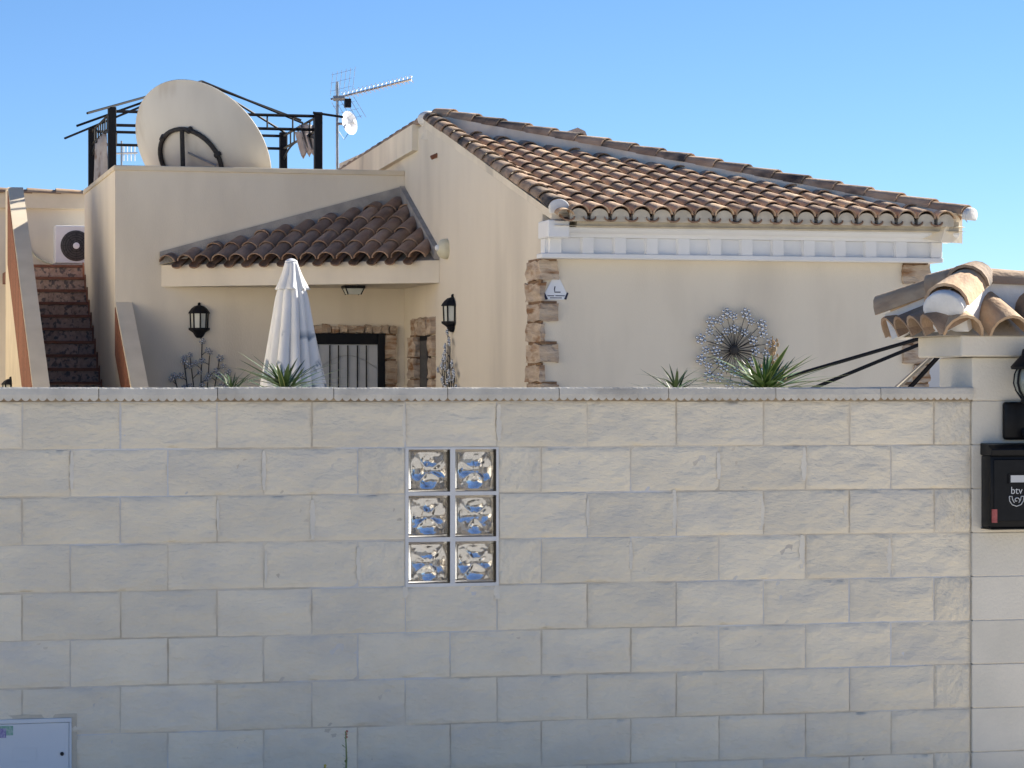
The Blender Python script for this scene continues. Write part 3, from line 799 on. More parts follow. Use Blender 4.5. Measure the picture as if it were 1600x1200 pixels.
cb = MB(); cps = [atY(px, py, YN - .03) for (px, py) in ((32, 300), (31, 335), (36, 365), (46, 390), (58, 403), (72, 410), (86, 414))]
cb.tube(cps, .014, 6); props(cb.build('cable', M['ivory'], None, smooth=60), 'pale cable drooping down the rear wall left of the air conditioner', 'cable')

# ------------------------------------------------------------------ roof-terrace gazebo (black steel)
GY0 = 33.5
fl_ = atY(175, 170, GY0); fr_ = atY(497, 180, GY0)
kz = 1.0785
def deeper(p):               # the rear corner on the same X line
    d = (p.x * ST + p.y * CT) * (kz - 1) / CT
    return Vector((p.x, p.y + d, p.z))
bl_, br_ = deeper(fl_), deeper(fr_)
ZG = fl_.z
gz_ = thing('roof_gazebo', (fl_.x + 1.2, GY0 + 1.2, ZT), 'black steel gazebo frame with bare rafters on the roof terrace behind the big dish', 'gazebo')
for p in (fl_, fr_, bl_, br_):
    MB().box(p.x - .05, p.x + .05, p.y - .05, p.y + .05, ZT, ZG + .02).build('post', M['black'], gz_, bevel=.006)
def truss(p, q, pickets, arch=False):
    d = (q - p); t = MB()
    a = p.copy(); b = q.copy(); a.z = b.z = ZG - .03
    a2 = a - Vector((0, 0, .17)); b2 = b - Vector((0, 0, .17))
    t.tube([a, b], .019, 4); t.tube([a2, b2], .019, 4)
    o = t.build('truss_rail', M['black'], gz_)
    for k in range(1, pickets + 1):
        c = a.lerp(b, k / (pickets + 1)); m_ = MB(); m_.tube([c, c - Vector((0, 0, .17))], .011, 4); m_.build('picket', M['black'], o)
    if arch:
        m_ = MB(); pts = [a2.lerp(b2, t) - Vector((0, 0, .16 * (abs(2 * t - 1)) ** 3)) for t in [k / 12 for k in range(13)]]
        m_.tube(pts, .014, 5); m_.build('arch_bar', M['black'], o)
truss(fl_, fr_, 7); truss(bl_, br_, 7); truss(fl_, bl_, 8, True); truss(fr_, br_, 8, True)
apx = (fl_ + fr_ + bl_ + br_) / 4; apx.z = atY(312, 127, apx.y).z
def rafter(p, over, dz=0.0, off=0.0):
    q = Vector((p.x, p.y, ZG + .03)); d = q - apx
    end = apx + d * (1 + over) + Vector((0, off, dz))
    t = MB(); t.tube([apx + Vector((0, off, 0)), end], .016, 5); t.build('rafter', M['black'], gz_)
rafter(fl_, .26); rafter(bl_, .26); rafter((fl_ + bl_) / 2, .25); rafter(br_, .02); rafter((fr_ + br_) / 2, .03); rafter((fr_ + br_) / 2, .03, .05, .14)
lb = MB(); lb.tube([atY(489, 176, GY0 - .1), atY(536, 183, GY0 - .1)], .016, 5); lb.build('loose_bar', M['black'], gz_)
# gathered curtains tied to the side rails
def curtain(p, q, z1, z0, seed, w0=.9):
    mb = MB()
    def fn(a, b):
        c = p.lerp(q, .12 + .76 * a * (1 - .55 * b * (1 - w0)))
        z = z1 + (z0 - z1) * b * (1 + .08 * math.sin(9 * a + seed))
        o = .05 * math.sin(a * 26 + seed) * (.4 + b)
        return (c.x + o, c.y + .02 * math.sin(a * 13), z)
    mb.grid(fn, 30, 10); o = mb.build('curtain', M['curtain'], gz_, smooth=80, recalc=False)
    md = o.modifiers.new('thickness', 'SOLIDIFY'); md.thickness = .006
curtain(bl_ + Vector((.02, -.15, 0)), fl_.lerp(bl_, .25), ZG - .20, 3.6, 1.0)
def rag(c, s, seed):
    mb = MB()
    def fn(a, b):
        w = (1 - b) ** .5
        return c + Vector((s * (.9 * (a - .5) * (.35 + .65 * w) + .25 * b), s * .25 * math.sin(a * 9 + seed), -s * (1.5 * b + .25 * math.sin(a * 5 + seed) * b)))
    mb.grid(fn, 12, 8); o = mb.build('tied_curtain', M['curtain'], gz_, smooth=80, recalc=False)
    md = o.modifiers.new('thickness', 'SOLIDIFY'); md.thickness = .008
rag(fr_.lerp(br_, .3) + Vector((0, 0, -.04)), .22, 0); rag(fr_.lerp(br_, .42) + Vector((0, 0, -.10)), .20, 2)
rag(fr_.lerp(br_, .22) + Vector((0, 0, -.18)), .16, 4)

# ------------------------------------------------------------------ big satellite dish seen from behind
DC = atY(316.5, 237, 32.35)
vr = Vector((CT, -ST, 0)); vf = Vector((ST, CT, 0)); vu = Vector((0, 0, 1))
dn = (vr * .443 + vu * .515 + vf * .734).normalized()          # the way it faces
RD = 122 / F * (DC.x * ST + DC.y * CT)
dm = dn.to_track_quat('Z', 'Y').to_matrix().to_4x4()
dish = thing('satellite_dish', (DC.x, DC.y, ZT), 'huge cream satellite dish seen from behind, ring mount on its back, on roof terrace', 'satellite dish')
DEP = .30
db = MB(); prof = []
nr = 14
for k in range(nr + 1):
    r = max(RD * k / nr, .002); prof.append((r, DEP * ((r / RD) ** 2 - 1)))
prof += [(RD + .012, .002), (RD + .012, .014), (RD - .004, .014)]
prof2 = [(max(RD * k / nr, .002), DEP * ((k / nr) ** 2 - 1) + .012) for k in range(nr - 1, -1, -1)]
db.lathe(prof + prof2, DC, 64, dm); db.build('reflector', M['dish'], dish, smooth=40)
def dpt(r, w, z): return DC + (dm @ Vector((r * math.cos(w), r * math.sin(w), z)))
zb = lambda r: DEP * ((r / RD) ** 2 - 1)
RR = .43
rg = MB(); rg.tube([dpt(RR, 2 * math.pi * q / 40, zb(RR) - .03) for q in range(41)], .028, 8); ring_o = rg.build('mount_ring', M['iron'], dish, smooth=60)
w_up = None
best = max(range(360), key=lambda a: dpt(RR, R(a), 0).z); wu = R(best)
hubp = DC + dm @ Vector((0, 0, zb(0) - .13)) + Vector((0, 0, -.20))
for (da, rr_) in ((8, .030), (118, .028), (-118, .028)):
    t_ = MB(); t_.tube([hubp, dpt(RR, wu + R(da), zb(RR) - .06)], rr_, 6); t_.build('mount_spoke', M['iron'], ring_o, smooth=60)
t_ = MB(); t_.tube([dpt(RR * .35, wu + R(20), zb(RR) - .08), dpt(RR * .95, wu + R(95), zb(RR) - .10)], .014, 6); t_.build('adjusting_rod', M['grey_metal'], ring_o)
for k in range(6):
    w = wu + R(20 + 60 * k)
    t_ = MB(); t_.tube([dpt(RR, w, zb(RR) - .075), dpt(RR + .02, w, zb(RR) + .0)], .03, 6); t_.build('bracket', M['iron'], ring_o)
t_ = MB(); t_.tube([hubp + Vector((0, 0, .05)), (hubp.x, hubp.y, ZT)], .055, 10); t_.build('mast', M['iron'], dish, smooth=60)
t_ = MB(); t_.lathe([(.25, 0), (.25, .015), (.07, .02)], (hubp.x, hubp.y, ZT), 16); t_.build('base_plate', M['iron'], dish)
fp = DC + dn * .72
for w in (0, 2.1, 4.2):
    t_ = MB(); t_.tube([dpt(RD * .96, w, 0), fp], .010, 5); t_.build('feed_arm', M['grey_metal'], dish)
t_ = MB(); t_.ball(fp, .06, 10, 6); t_.build('feed_horn', M['whitepl'], dish, smooth=60)

# ------------------------------------------------------------------ television aerial
AY = 34.0
am = atY(527, 262, AY)
ant = thing('television_aerial', (am.x, AY, ZT), 'galvanised mast with long television aerial and small white dish beside the roof band', 'aerial')
mt_ = atY(527, 128, AY)
t_ = MB(); t_.tube([(am.x, AY, ZT), (am.x, AY, mt_.z)], .018, 8); t_.build('mast', M['grey_metal'], ant, smooth=60)
b0_ = atY(517, 155, AY + .1); b1_ = atY(643, 124, AY - .35)
t_ = MB(); t_.tube([b0_, b1_], .014, 6); boom = t_.build('boom', M['aluminium'], ant)
bdv = (b1_ - b0_).normalized(); cr_ = bdv.cross(Vector((0, 0, 1))).normalized(); bup = cr_.cross(bdv).normalized()
for k in range(17):
    c = b0_.lerp(b1_, .16 + .84 * k / 16) + bup * .02
    t_ = MB(); hw = .085 - .0012 * k
    for sg in (-1, 1):
        t_.tube([c + cr_ * .006 * sg, c + cr_ * hw * sg + bup * .03], .0045, 4); t_.tube([c + cr_ * .006 * sg - bup * .03, c + cr_ * hw * sg - bup * .055], .0045, 4)
    t_.build('director', M['aluminium'], boom)
for sg in (-1, 1):
    rf = MB(); piv = b0_ + bdv * .10
    for k in range(6):
        u = k / 5
        c0 = piv + bdv * (.03 + .22 * u) + bup * sg * (.05 + .30 * u * 0 + .0) - cr_ * 0
        base = piv + bdv * (-.10 + .30 * u)
        rf.tube([base + bup * sg * .04, base + bup * sg * .33 + bdv * .10 * sg * (1 if sg > 0 else -1)], .003, 4)
    for k in range(3):
        h = .10 + .10 * k
        rf.tube([piv + bdv * -.09 + bup * sg * h + bdv * .03 * k, piv + bdv * .20 + bup * sg * h + bdv * .03 * k], .002, 4)
    rf.build('reflector_grid', M['grey_metal'], boom)
t_ = MB(); t_.box(b0_.x + .16, b0_.x + .24, AY - .03, AY + .05, b0_.z - .11, b0_.z + .0); t_.build('dipole_box', M['blackpl'], boom)
t_ = MB(); t_.tube([(am.x - .05, AY, b0_.z), (am.x + .09, AY, b0_.z + .01)], .035, 8); t_.build('clamp', M['grey_metal'], ant)
sd = atY(546, 192, AY - .15); sn = (vr * .80 - vf * .55 + vu * .18).normalized()
sm_ = sn.to_track_quat('Z', 'Y').to_matrix().to_4x4()
t_ = MB(); t_.lathe([(.002, -.05), (.08, -.035), (.15, .0), (.155, .004), (.148, .004), (.08, -.028), (.002, -.042)], sd, 28, sm_ ); sdo = t_.build('small_dish', M['whitepl'], ant, smooth=50)
t_ = MB(); t_.tube([sd - sn * .05, (am.x, AY, sd.z)], .018, 6); t_.build('dish_arm', M['grey_metal'], sdo)
t_ = MB(); t_.tube([sd - sn * .02, sd + sn * .09], [.018, .03], 8); t_.build('feed', M['whitepl'], sdo)
t_ = MB(); t_.tube([Vector((am.x + .02, AY, sd.z - .10)), Vector((am.x + .09, AY, sd.z - .2)), Vector((am.x + .14, AY, sd.z - .12))], .004, 4); t_.build('cable', M['blackpl'], ant)
# thin far aerial glimpsed between gazebo post and dish
fa = atY(190, 262, 52.0)
fan_ = thing('distant_aerial', (fa.x, 52, 0), 'faint pale aerial far behind, between the left gazebo post and dish', 'aerial')
t_ = MB(); t_.tube([(fa.x, 52, 0), (fa.x, 52, atY(186, 220, 52).z)], .02, 5); t_.build('mast', M['grey_metal'], fan_)
t_ = MB(); zz_ = atY(190, 240, 52).z; t_.tube([(fa.x - .1, 52, zz_), (fa.x + .3, 52, zz_ + .02)], .02, 5); t_.build('boom', M['whitepl'], fan_)
for k in range(4):
    x = fa.x + .04 + .07 * k; t_ = MB(); t_.tube([(x, 52, zz_ - .14), (x, 52, zz_ + .14)], .01, 4); t_.build('rod', M['whitepl'], fan_)

# ------------------------------------------------------------------ lanterns
def half_lantern(c, out, label, h=.34, w=.13):
    # six-sided half lantern against a wall; c = middle of its back, out = outward direction
    out = Vector(out); sd_ = Vector((-out.y, out.x, 0)); t = thing('wall_lantern', c, label, 'lantern')
    def ringp(r, z, n=5): return [Vector(c) + sd_ * (r * math.cos(math.pi * k / (n - 1))) + out * (.012 + r * math.sin(math.pi * k / (n - 1))) + Vector((0, 0, z)) for k in range(n)]
    def shell(name, prof, m):
        mb = MB(); rows = [ringp(r, z) for (r, z) in prof]; n = 5
        for q in rows: mb.v += [tuple(p) for p in q] + [tuple(Vector(c) + Vector((0, 0, q[0].z - c[2])))]
        for a in range(len(rows) - 1):
            for k in range(6):
                k2 = (k + 1) % 6; mb.f.append((a*6 + k, a*6 + k2, a*6 + 6 + k2, a*6 + 6 + k))
        mb.f.append(tuple(range(5, -1, -1))); mb.f.append(tuple((len(rows) - 1) * 6 + k for k in range(6)))
        return mb.build(name, m, t)
    s = h / .34; w_ = w
    shell('glass', [(w_ * .80, -.065 * s), (w_ * .86, .075 * s)], M['lampglass'])
    shell('roof', [(w_ * 1.12, .076 * s), (w_ * 1.05, .092 * s), (w_ * .80, .125 * s), (w_ * .50, .148 * s), (w_ * .16, .158 * s), (w_ * .14, .180 * s), (w_ * .02, .188 * s)], M['black'])
    shell('base', [(w_ * .25, -.165 * s), (w_ * .42, -.15 * s), (w_ * .62, -.115 * s), (w_ * 1.08, -.085 * s), (w_ * 1.08, -.066 * s)], M['black'])
    for k in range(5):
        p0 = ringp(w_ * .84, -.066 * s)[k]; p1 = ringp(w_ * .90, .077 * s)[k]
        mb = MB(); mb.tube([p0, p1], .009, 4); mb.build('glazing_bar', M['black'], t)
    return t
lp = atY(311, 502, YB); half_lantern((lp.x, YB - .001, lp.z), (0, -1, 0), 'black half lantern on the wing wall left of the closed parasol', .40, .115)
lp = atX(709, 491, XG); half_lantern((XG - .001, lp.y, lp.z), (-1, 0, 0), 'black half lantern on the gable wall beside the porch, seen from its side', .40, .115)
lp = atX(18, 602, LX0); half_lantern((LX0 - .001, lp.y, lp.z - .06), (-1, 0, 0), 'black lantern low on the outer stair wall at the far left edge', .3, .10)
# ceiling lamp under the porch
cl = Vector((atY(552, 449, 30.6).x, 30.6, FZ0))
cla = thing('ceiling_lamp', cl, 'small dark square lamp under the porch canopy ceiling', 'lamp')
t_ = MB(); t_.box(cl.x - .12, cl.x + .12, cl.y - .12, cl.y + .12, cl.z - .035, cl.z - .001); t_.build('housing', M['black'], cla, bevel=.006)
t_ = MB(); q0, q1 = .105, .075
t_.v = [(cl.x + sx * q0, cl.y + sy * q0, cl.z - .036) for sx, sy in ((-1,-1),(1,-1),(1,1),(-1,1))] + [(cl.x + sx * q1, cl.y + sy * q1, cl.z - .10) for sx, sy in ((-1,-1),(1,-1),(1,1),(-1,1))]
t_.f = [(0,1,2,3), (4,5,6,7), (0,1,5,4), (1,2,6,5), (2,3,7,6), (3,0,4,7)]
t_.build('glass', M['lampglass'], cla)
for sx, sy in ((-1,-1),(1,-1),(1,1),(-1,1)):
    t_ = MB(); t_.tube([(cl.x + sx * q0, cl.y + sy * q0, cl.z - .034), (cl.x + sx * q1, cl.y + sy * q1, cl.z - .104)], .009, 4); t_.build('frame_bar', M['black'], cla)
# siren housing on the gable
sr = atX(699, 389, XG)
srn = thing('alarm_siren', (XG, sr.y, sr.z), 'small domed ivory alarm siren on the gable wall at the canopy corner', 'siren')
mx_ = Matrix.Rotation(R(-90), 4, 'Y')
t_ = MB(); t_.lathe([(.11, 0), (.115, .02), (.11, .05)], (XG, sr.y, sr.z), 24, mx_); t_.build('back_plate', M['ivory'], srn, smooth=50)
t_ = MB(); t_.lathe([(.109, .05), (.095, .085), (.06, .11), (.01, .12)], (XG, sr.y, sr.z), 24, mx_); t_.build('cover', M['ivory'], srn, smooth=50)
t_ = MB(); t_.ball((XG - .115, sr.y - .03, sr.z + .01), .035, 10, 6); t_.build('strobe_lens', M['whitepl'], srn, smooth=60)

# ------------------------------------------------------------------ alarm notice on the facade
tri = thing('alarm_sign', atY(868, 455, YF - .002), 'white triangular alarm notice with dark corners beside the corner stones', 'sign')
Yt = YF - .006
def T(px, py, y=Yt): p = atY(px, py, YF); return (p.x, y, p.z)
sg = MB(); sg.prism([T(864, 433), T(873, 433), T(887, 462), T(883, 468), T(853, 468), T(849, 462)], (0, .004, 0)); sg.build('plate', M['sign'], tri)
for pts in ([T(863.5, 434.5), T(864.5, 431), T(872.5, 431), T(874, 434.5)], [T(848.5, 458), T(851, 457), T(856, 467.5), T(852, 468.5)], [T(888, 458), T(885.5, 457), T(881, 467.5), T(884.5, 468.5)]):
    k_ = MB(); k_.prism([(x, y - .002, z) for (x, y, z) in pts], (0, .002, 0)); k_.build('corner_mark', M['navy'], tri)
k_ = MB(); k_.tube([T(867, 447.5, Yt - .001), T(866, 452, Yt - .001), T(866.5, 456.5, Yt - .001), T(875.5, 456.5, Yt - .001)], .005, 4); k_.build('symbol', M['navy'], tri)
for (xa, xb, yy) in ((855, 865.5, 462.3), (867.5, 882, 462.3), (859, 877.5, 465.6)):
    k_ = MB(); p0, p1 = T(xa, yy - .8), T(xb, yy + .6); k_.box(p0[0], p1[0], Yt - .002, Yt - .0003, p1[2], p0[2]); k_.build('print_line', M['navy'], tri)

# ------------------------------------------------------------------ metal flower wall art
def flower(parent, c, out, r, seed, m='silver'):
    # six round petals of enamelled metal about a larger boss
    out = Vector(out); a_ = Vector((-out.y, out.x, 0)); b_ = Vector((0, 0, 1)); mb = MB(); rn = random.Random(seed); w0 = rn.random() * 3
    mb.ball(c + out * .014, r * .40, 8, 5)
    for k in range(6):
        w = w0 + math.pi / 3 * k
        mb.ball(c + (a_ * math.cos(w) + b_ * math.sin(w)) * r * .74 + out * .006, r * .31, 7, 4)
        mb.tube([c, c + (a_ * math.cos(w) + b_ * math.sin(w)) * r * .74], .004, 4)
    return mb.build('flower', M[m], parent, smooth=60)
sc0 = atY(1147, 547, YF - .05)
art = thing('starburst_wall_art', (sc0.x, YF, sc0.z), 'round starburst wall ornament of wire stems tipped with silver-blue metal flowers', 'wall art')
rn = random.Random(5)
def spt(px, py): p = atY(px, py, YF - .05); p.y = YF - .05; return p
fl_pts = [(1135, 490, 8), (1146, 494, 6), (1165, 490, 8), (1173, 502, 6), (1190, 507, 8), (1192, 521, 7), (1204, 536, 8), (1111, 503, 8), (1125, 501, 6), (1108, 518, 6), (1095, 530, 8), (1102, 547, 6),
          (1095, 562, 8), (1107, 573, 6), (1107, 588, 8), (1123, 590, 7), (1198, 552, 7), (1205, 565, 6), (1190, 578, 7), (1134, 519, 6), (1147, 515, 7), (1163, 520, 6), (1176, 532, 7), (1180, 549, 7),
          (1174, 566, 7), (1123, 531, 7), (1118, 548, 7), (1123, 564, 7), (1131, 574, 7), (1147, 581, 7), (1164, 577, 6), (1188, 592, 7), (1140, 601, 7), (1160, 604, 7)]
wires = MB()
for k, (px, py, r) in enumerate(fl_pts):
    p = spt(px, py); flower(art, p, (0, -1, 0), r / 160 * 1.12, k)
    mid = sc0.lerp(p, .5) + Vector((0, -.015, 0)); wires.tube([sc0, mid, p], .0032, 4)
for k in range(34):
    w = 2 * math.pi * k / 34 + rn.uniform(-.05, .05); L = rn.uniform(.20, .27)
    wires.tube([sc0, sc0 + Vector((L * math.cos(w), 0, L * math.sin(w)))], .0026, 4)
wires.build('wire_stems', M['iron'], art)
t_ = MB(); t_.lathe([(.05, 0), (.045, .02), (.02, .035)], (sc0.x, YF - .045, sc0.z), 14, RX); t_.build('hub', M['iron'], art, smooth=50)
t_ = MB(); t_.tube([(sc0.x, YF - .045, sc0.z), (sc0.x, YF, sc0.z)], .012, 6); t_.build('wall_fixing', M['iron'], art)

def flower_tree(base, out, h, w, label, seed):
    # upright branching wire plant with metal blossoms, fixed flat to a wall
    out = Vector(out); sdv = Vector((-out.y, out.x, 0)); t = thing('metal_flower_tree', base, label, 'wall art'); rn = random.Random(seed)
    B = Vector(base) + out * .05; wr = MB(); tips = []
    for k in range(7):
        s0 = (k - 3) / 3 * w * .35; hh = h * (.62 + .38 * (1 - abs(k - 3) / 3.4)) * rn.uniform(.9, 1.05)
        pts = [B + sdv * s0 * .5, B + sdv * s0 + Vector((0, 0, hh * .5)), B + sdv * (s0 * 1.5 + rn.uniform(-.02, .02)) + Vector((0, 0, hh))]
        wr.tube(pts, .007, 5); tips.append(pts[2])
        for q in range(5):
            f_ = .25 + .15 * q; c = pts[0].lerp(pts[1], min(1, f_ * 2)) if f_ < .5 else pts[1].lerp(pts[2], f_ * 2 - 1)
            sgn = 1 if (q + k) % 2 else -1
            tp = c + sdv * sgn * rn.uniform(.04, .09) + Vector((0, 0, rn.uniform(.03, .08))) + out * rn.uniform(-.02, .03)
            wr.tube([c, tp], .0045, 4); tips.append(tp)
    wr.build('wire_branches', M['iron'], t)
    for k, p in enumerate(tips): flower(t, p, out, rn.uniform(.034, .046), seed * 50 + k)
bp = atY(313, 603, YB); flower_tree((bp.x, YB, bp.z - .55), (0, -1, 0), 1.08, .62, 'silver metal flower tree ornament on the wing wall under the lantern', 1)
bp = atX(707, 603, XG); flower_tree((XG, bp.y, bp.z - .55), (-1, 0, 0), 1.10, .62, 'metal flower ornament on the gable wall seen edge-on below the right lantern', 2)

# ------------------------------------------------------------------ closed parasol
UY = 26.0
ut = atY(455, 406, UY)
par = thing('parasol', (ut.x, UY, 0), 'closed white parasol with blue-grey print standing before the barred door', 'parasol')
UZ = ut.z
def canopy_fn(r_of, z_of, nf, amp, tw=0.0, ph=0.0):
    def fn(a, b):
        w = 2 * math.pi * a; z = z_of(b); r = r_of(b)
        fold = amp * b ** .6 * (abs(math.sin(nf * w / 2 + ph + tw * b)) - .55 + .35 * math.sin(3 * w + 1.3))
        r *= (1 + fold)
        return (r * math.cos(w), r * math.sin(w), z)
    return fn
um = MB()
sk = .18
def rr_(b): return .06 + .05 * min(1, b / .15) + .215 * b
um.grid(canopy_fn(rr_, lambda b: UZ - .10 - 1.62 * b, 11, .60, .9), 144, 30, True)
o = um.build('canopy', M['printcloth'], par, smooth=70, recalc=False, mtx=Matrix.Translation((ut.x, UY, 0)))
md = o.modifiers.new('thickness', 'SOLIDIFY'); md.thickness = .006
um = MB()
um.grid(canopy_fn(lambda b: .054 + .062 * b + .016 * b ** 3, lambda b: UZ - .02 - .27 * b + .0, 7, .55, .7, .4), 112, 12, True)
o = um.build('vent_cap', M['cloth'], par, smooth=70, recalc=False, mtx=Matrix.Translation((ut.x, UY, 0)))
md = o.modifiers.new('thickness', 'SOLIDIFY'); md.thickness = .006
t_ = MB(); t_.lathe([(.06, UZ - .025), (.062, UZ - .012), (.05, UZ - .004), (.03, UZ + .008), (.01, UZ + .014)], (ut.x, UY, 0), 20); t_.build('finial', M['whitepl'], par, smooth=40)
t_ = MB(); t_.tube([(ut.x, UY, .02), (ut.x, UY, UZ - .03)], .024, 10); t_.build('pole', M['grey_metal'], par, smooth=50)
t_ = MB(); t_.lathe([(.28, .02), (.28, .08), (.06, .11), (.04, .3)], (ut.x, UY, 0), 24); t_.build('base', M['mortar'], par, smooth=40)

# ------------------------------------------------------------------ spiky plants behind the wall
def leaf_mesh(name, L, w, droop, m, edge=None):
    mb = MB(); n = 9
    for k in range(n + 1):
        t = k / n; ww = w * (.55 + 1.1 * t - 1.65 * t * t) if t < .6 else w * .62 * (1 - (t - .6) / .4) ** .8 + .0008
        y = L * t; z = -droop * t * t * L
        for (x, dz) in ((-1, .25), (-.72, .17), (0, 0), (.72, .17), (1, .25)):
            mb.v.append((x * ww, y, z + dz * ww))
    for k in range(n):
        for j in range(4): mb.f.append((k*5 + j, k*5 + j + 1, k*5 + 6 + j, k*5 + 5 + j))
    me = mb.mesh(name, M[m], smooth=70, recalc=False)
    if edge:
        me.materials.append(M[edge])
        for i, p in enumerate(me.polygons):
            if i % 4 in (0, 3): p.material_index = 1
    return me
LM = {(k, d): leaf_mesh('leaf', 1.0, .034, d, k) for k in ('leaf', 'leaf_dark') for d in (.05, .18, .38)}
LV = {d: leaf_mesh('leaf', 1.0, .036, d, 'leaf', 'leaf_pale') for d in (.05, .18, .38)}
def yucca(px, py, Y, n, L, label, seed, m='leaf', varieg=0.0, spread=75, tall=None, wide=1.0):
    c = atY(px, py, Y); t = thing('yucca_plant', (c.x, Y, 0), label, 'plant'); rn = random.Random(seed)
    tr = MB(); tr.tube([(c.x, Y, 0), (c.x + .02, Y, c.z * .5), (c.x, Y, c.z)], [.06, .05, .055], 9); tr.build('trunk', M['bark'], t, smooth=60)
    for k in range(n):
        az = 2 * math.pi * (k * .381966) + rn.uniform(-.2, .2)
        elv = R(90 - spread * ((k + .5) / n) ** .7 + rn.uniform(-6, 6)); l = L * rn.uniform(.8, 1.05) * (.28 + .72 * math.cos(elv) ** 2)
        d = rn.choice((.05, .18, .38)); me = LV[d] if rn.random() < varieg else LM[(m, d)]
        mt = Matrix.Translation((c.x, Y, c.z + rn.uniform(-.04, .03))) @ Matrix.Rotation(az, 4, 'Z') @ Matrix.Rotation(elv, 4, 'X') @ Matrix.Diagonal((l * wide, l, l, 1))
        inst('leaf', me, t, mt)
    return t
yucca(1195, 611, 13.3, 90, .51, 'large variegated yucca with dry flower stalk below the starburst ornament', 4, 'leaf', .5, 92, wide=1.5)
yucca(1055, 612, 13.3, 34, .31, 'small yucca showing a few leaf tips left of the large yucca', 9, 'leaf_dark', 0, 70, wide=1.4)
yucca(445, 611, 13.2, 60, .40, 'dark green yucca in front of the closed parasol', 13, 'leaf_dark', .12, 88, wide=1.5)
yucca(362, 612, 13.2, 30, .24, 'small yucca showing leaf tips under the silver flower tree', 17, 'leaf_dark', 0, 70, wide=1.4)
ds = thing('dry_flower_stalk', (atY(1208, 600, 13.7).x, 13.7, 0), 'dry brown flower stalk rising right of the starburst ornament', 'plant')
b_ = atY(1208, 600, 13.7); tpz = atY(1208, 525, 13.7).z
t_ = MB(); t_.tube([(b_.x, 13.7, 0), (b_.x + .005, 13.7, 1.4), (b_.x - .004, 13.7, tpz)], [.012, .008, .003], 6); t_.build('stem', M['dry'], ds)
rn = random.Random(21)
for k in range(42):
    z = rn.uniform(1.66, tpz); p = Vector((b_.x + rn.gauss(0, .022), 13.7 + rn.gauss(0, .02), z)); mb = MB()
    mb.ball(p, rn.uniform(.005, .011), 6, 4, (1, 1, 1.5)); mb.tube([(b_.x, 13.7, z - .02), p], .0018, 3); mb.build('seed_head', M['dry'], ds)

# ------------------------------------------------------------------ bare canopy frame in the yard (rafters meet behind the pillar)
FC = atY(1512, 507, 18.0)
fr = thing('garden_canopy_frame', (FC.x, 18.0, 0), 'dark metal canopy frame whose bars slant down behind the wall from the gate pillar', 'canopy frame')
ends = [(1081, 633, 19.4, 'black'), (1214, 630, 18.4, 'black'), (1372, 632, 17.2, 'pale_pole'), (1396, 634, 16.8, 'matt_black')]
FZ = None
for (px, py, Y, m) in ends:
    p = atY(px, py, Y); t_ = MB(); t_.tube([FC, p], .015 if m == 'black' else .016, 6); t_.build('rafter', M[m], fr, smooth=60)
    t_ = MB(); t_.tube([p, (p.x, p.y, .02)], .02, 6); t_.build('post', M['black'], fr, smooth=60)
for (dx, dy) in ((1.3, 1.2), (1.4, -.6)):
    p = Vector((FC.x + dx, 18 + dy, 1.5)); t_ = MB(); t_.tube([FC, p], .016, 6); t_.build('rafter', M['black'], fr)
    t_ = MB(); t_.tube([p, (p.x, p.y, .02)], .02, 6); t_.build('post', M['black'], fr)
t_ = MB(); t_.ball(FC, .05, 10, 6); t_.build('crown_joint', M['black'], fr)

# far pale house glimpsed past the villa
fh0, fh1 = atY(1440, 563, 70), atY(1475, 563, 70)
fh = thing('far_house', (fh0.x + 2, 72, 0), 'pale far house glimpsed between the villa corner and gate pillar', 'house')
MB().box(fh0.x - 3, fh1.x + 3, 70, 76, 0, fh0.z).build('wall', M['far'], fh)
MB().box(fh0.x - 3.1, fh1.x + 3.1, 69.9, 76.1, fh0.z, fh0.z + .12).build('roof_edge', M['white'], fh)

# ------------------------------------------------------------------ gate pillar with tiled cap
PY = WY - .018
PX0 = atY(1520, 700, PY).x; PX1 = PX0 + .92; PYB = PY + .38
pil = thing('gate_pillar', (PX0 + .46, PY + .19, GZ), 'smooth cream block gate pillar with clay tiled cap at the right edge', 'pillar')
MB().box(PX0 + .004, PX1 - .004, PY + .004, PYB - .004, GZ - .02, 1.812).build('mortar_joint', M['joint'], pil)
lv = [ROW_TOP - .2 * k for k in range(9, -1, -1)] + [1.812]
for k in range(len(lv) - 1):
    z0, z1 = lv[k], lv[k + 1]
    if z1 - z0 < .05: continue
    cuts = [PX0, PX0 + .46, PX1] if k % 2 else [PX0, PX0 + .26, PX0 + .66, PX1]
    for a, b in zip(cuts[:-1], cuts[1:]):
        MB().box(a - .003 if a == PX0 else a + .0015, b - .0015, PY, PYB, z0 + .002, z1 - .002).build('smooth_block', M['smoothblock'], pil, bevel=.003, seg=2)
BX0 = atY(1502, 540, PY - .05).x; BX1 = PX1 + .08; BYF = PY - .05; BYB = PYB + .08; BZ0 = 1.815; BZ1 = 1.912
MB().box(BX0, BX1, BYF, BYB, BZ0, BZ1).build('cap_block', M['smoothblock'], pil, bevel=.006)
EX0, EX1 = BX0 - .13, BX1 + .13; EY0, EY1 = BYF - .06, BYB + .06
RYm = (EY0 + EY1) / 2; hw_ = RYm - EY0; PSL = .52; EZ = 1.90
ra, rb_ = EX0 + hw_, EX1 - hw_; RZ = EZ + hw_ * PSL
cp = MB()
P = [(EX0 + .05, EY0 + .05, EZ + .01), (EX1 - .05, EY0 + .05, EZ + .01), (EX1 - .05, EY1 - .05, EZ + .01), (EX0 + .05, EY1 - .05, EZ + .01), (ra, RYm, RZ), (rb_, RYm, RZ)]
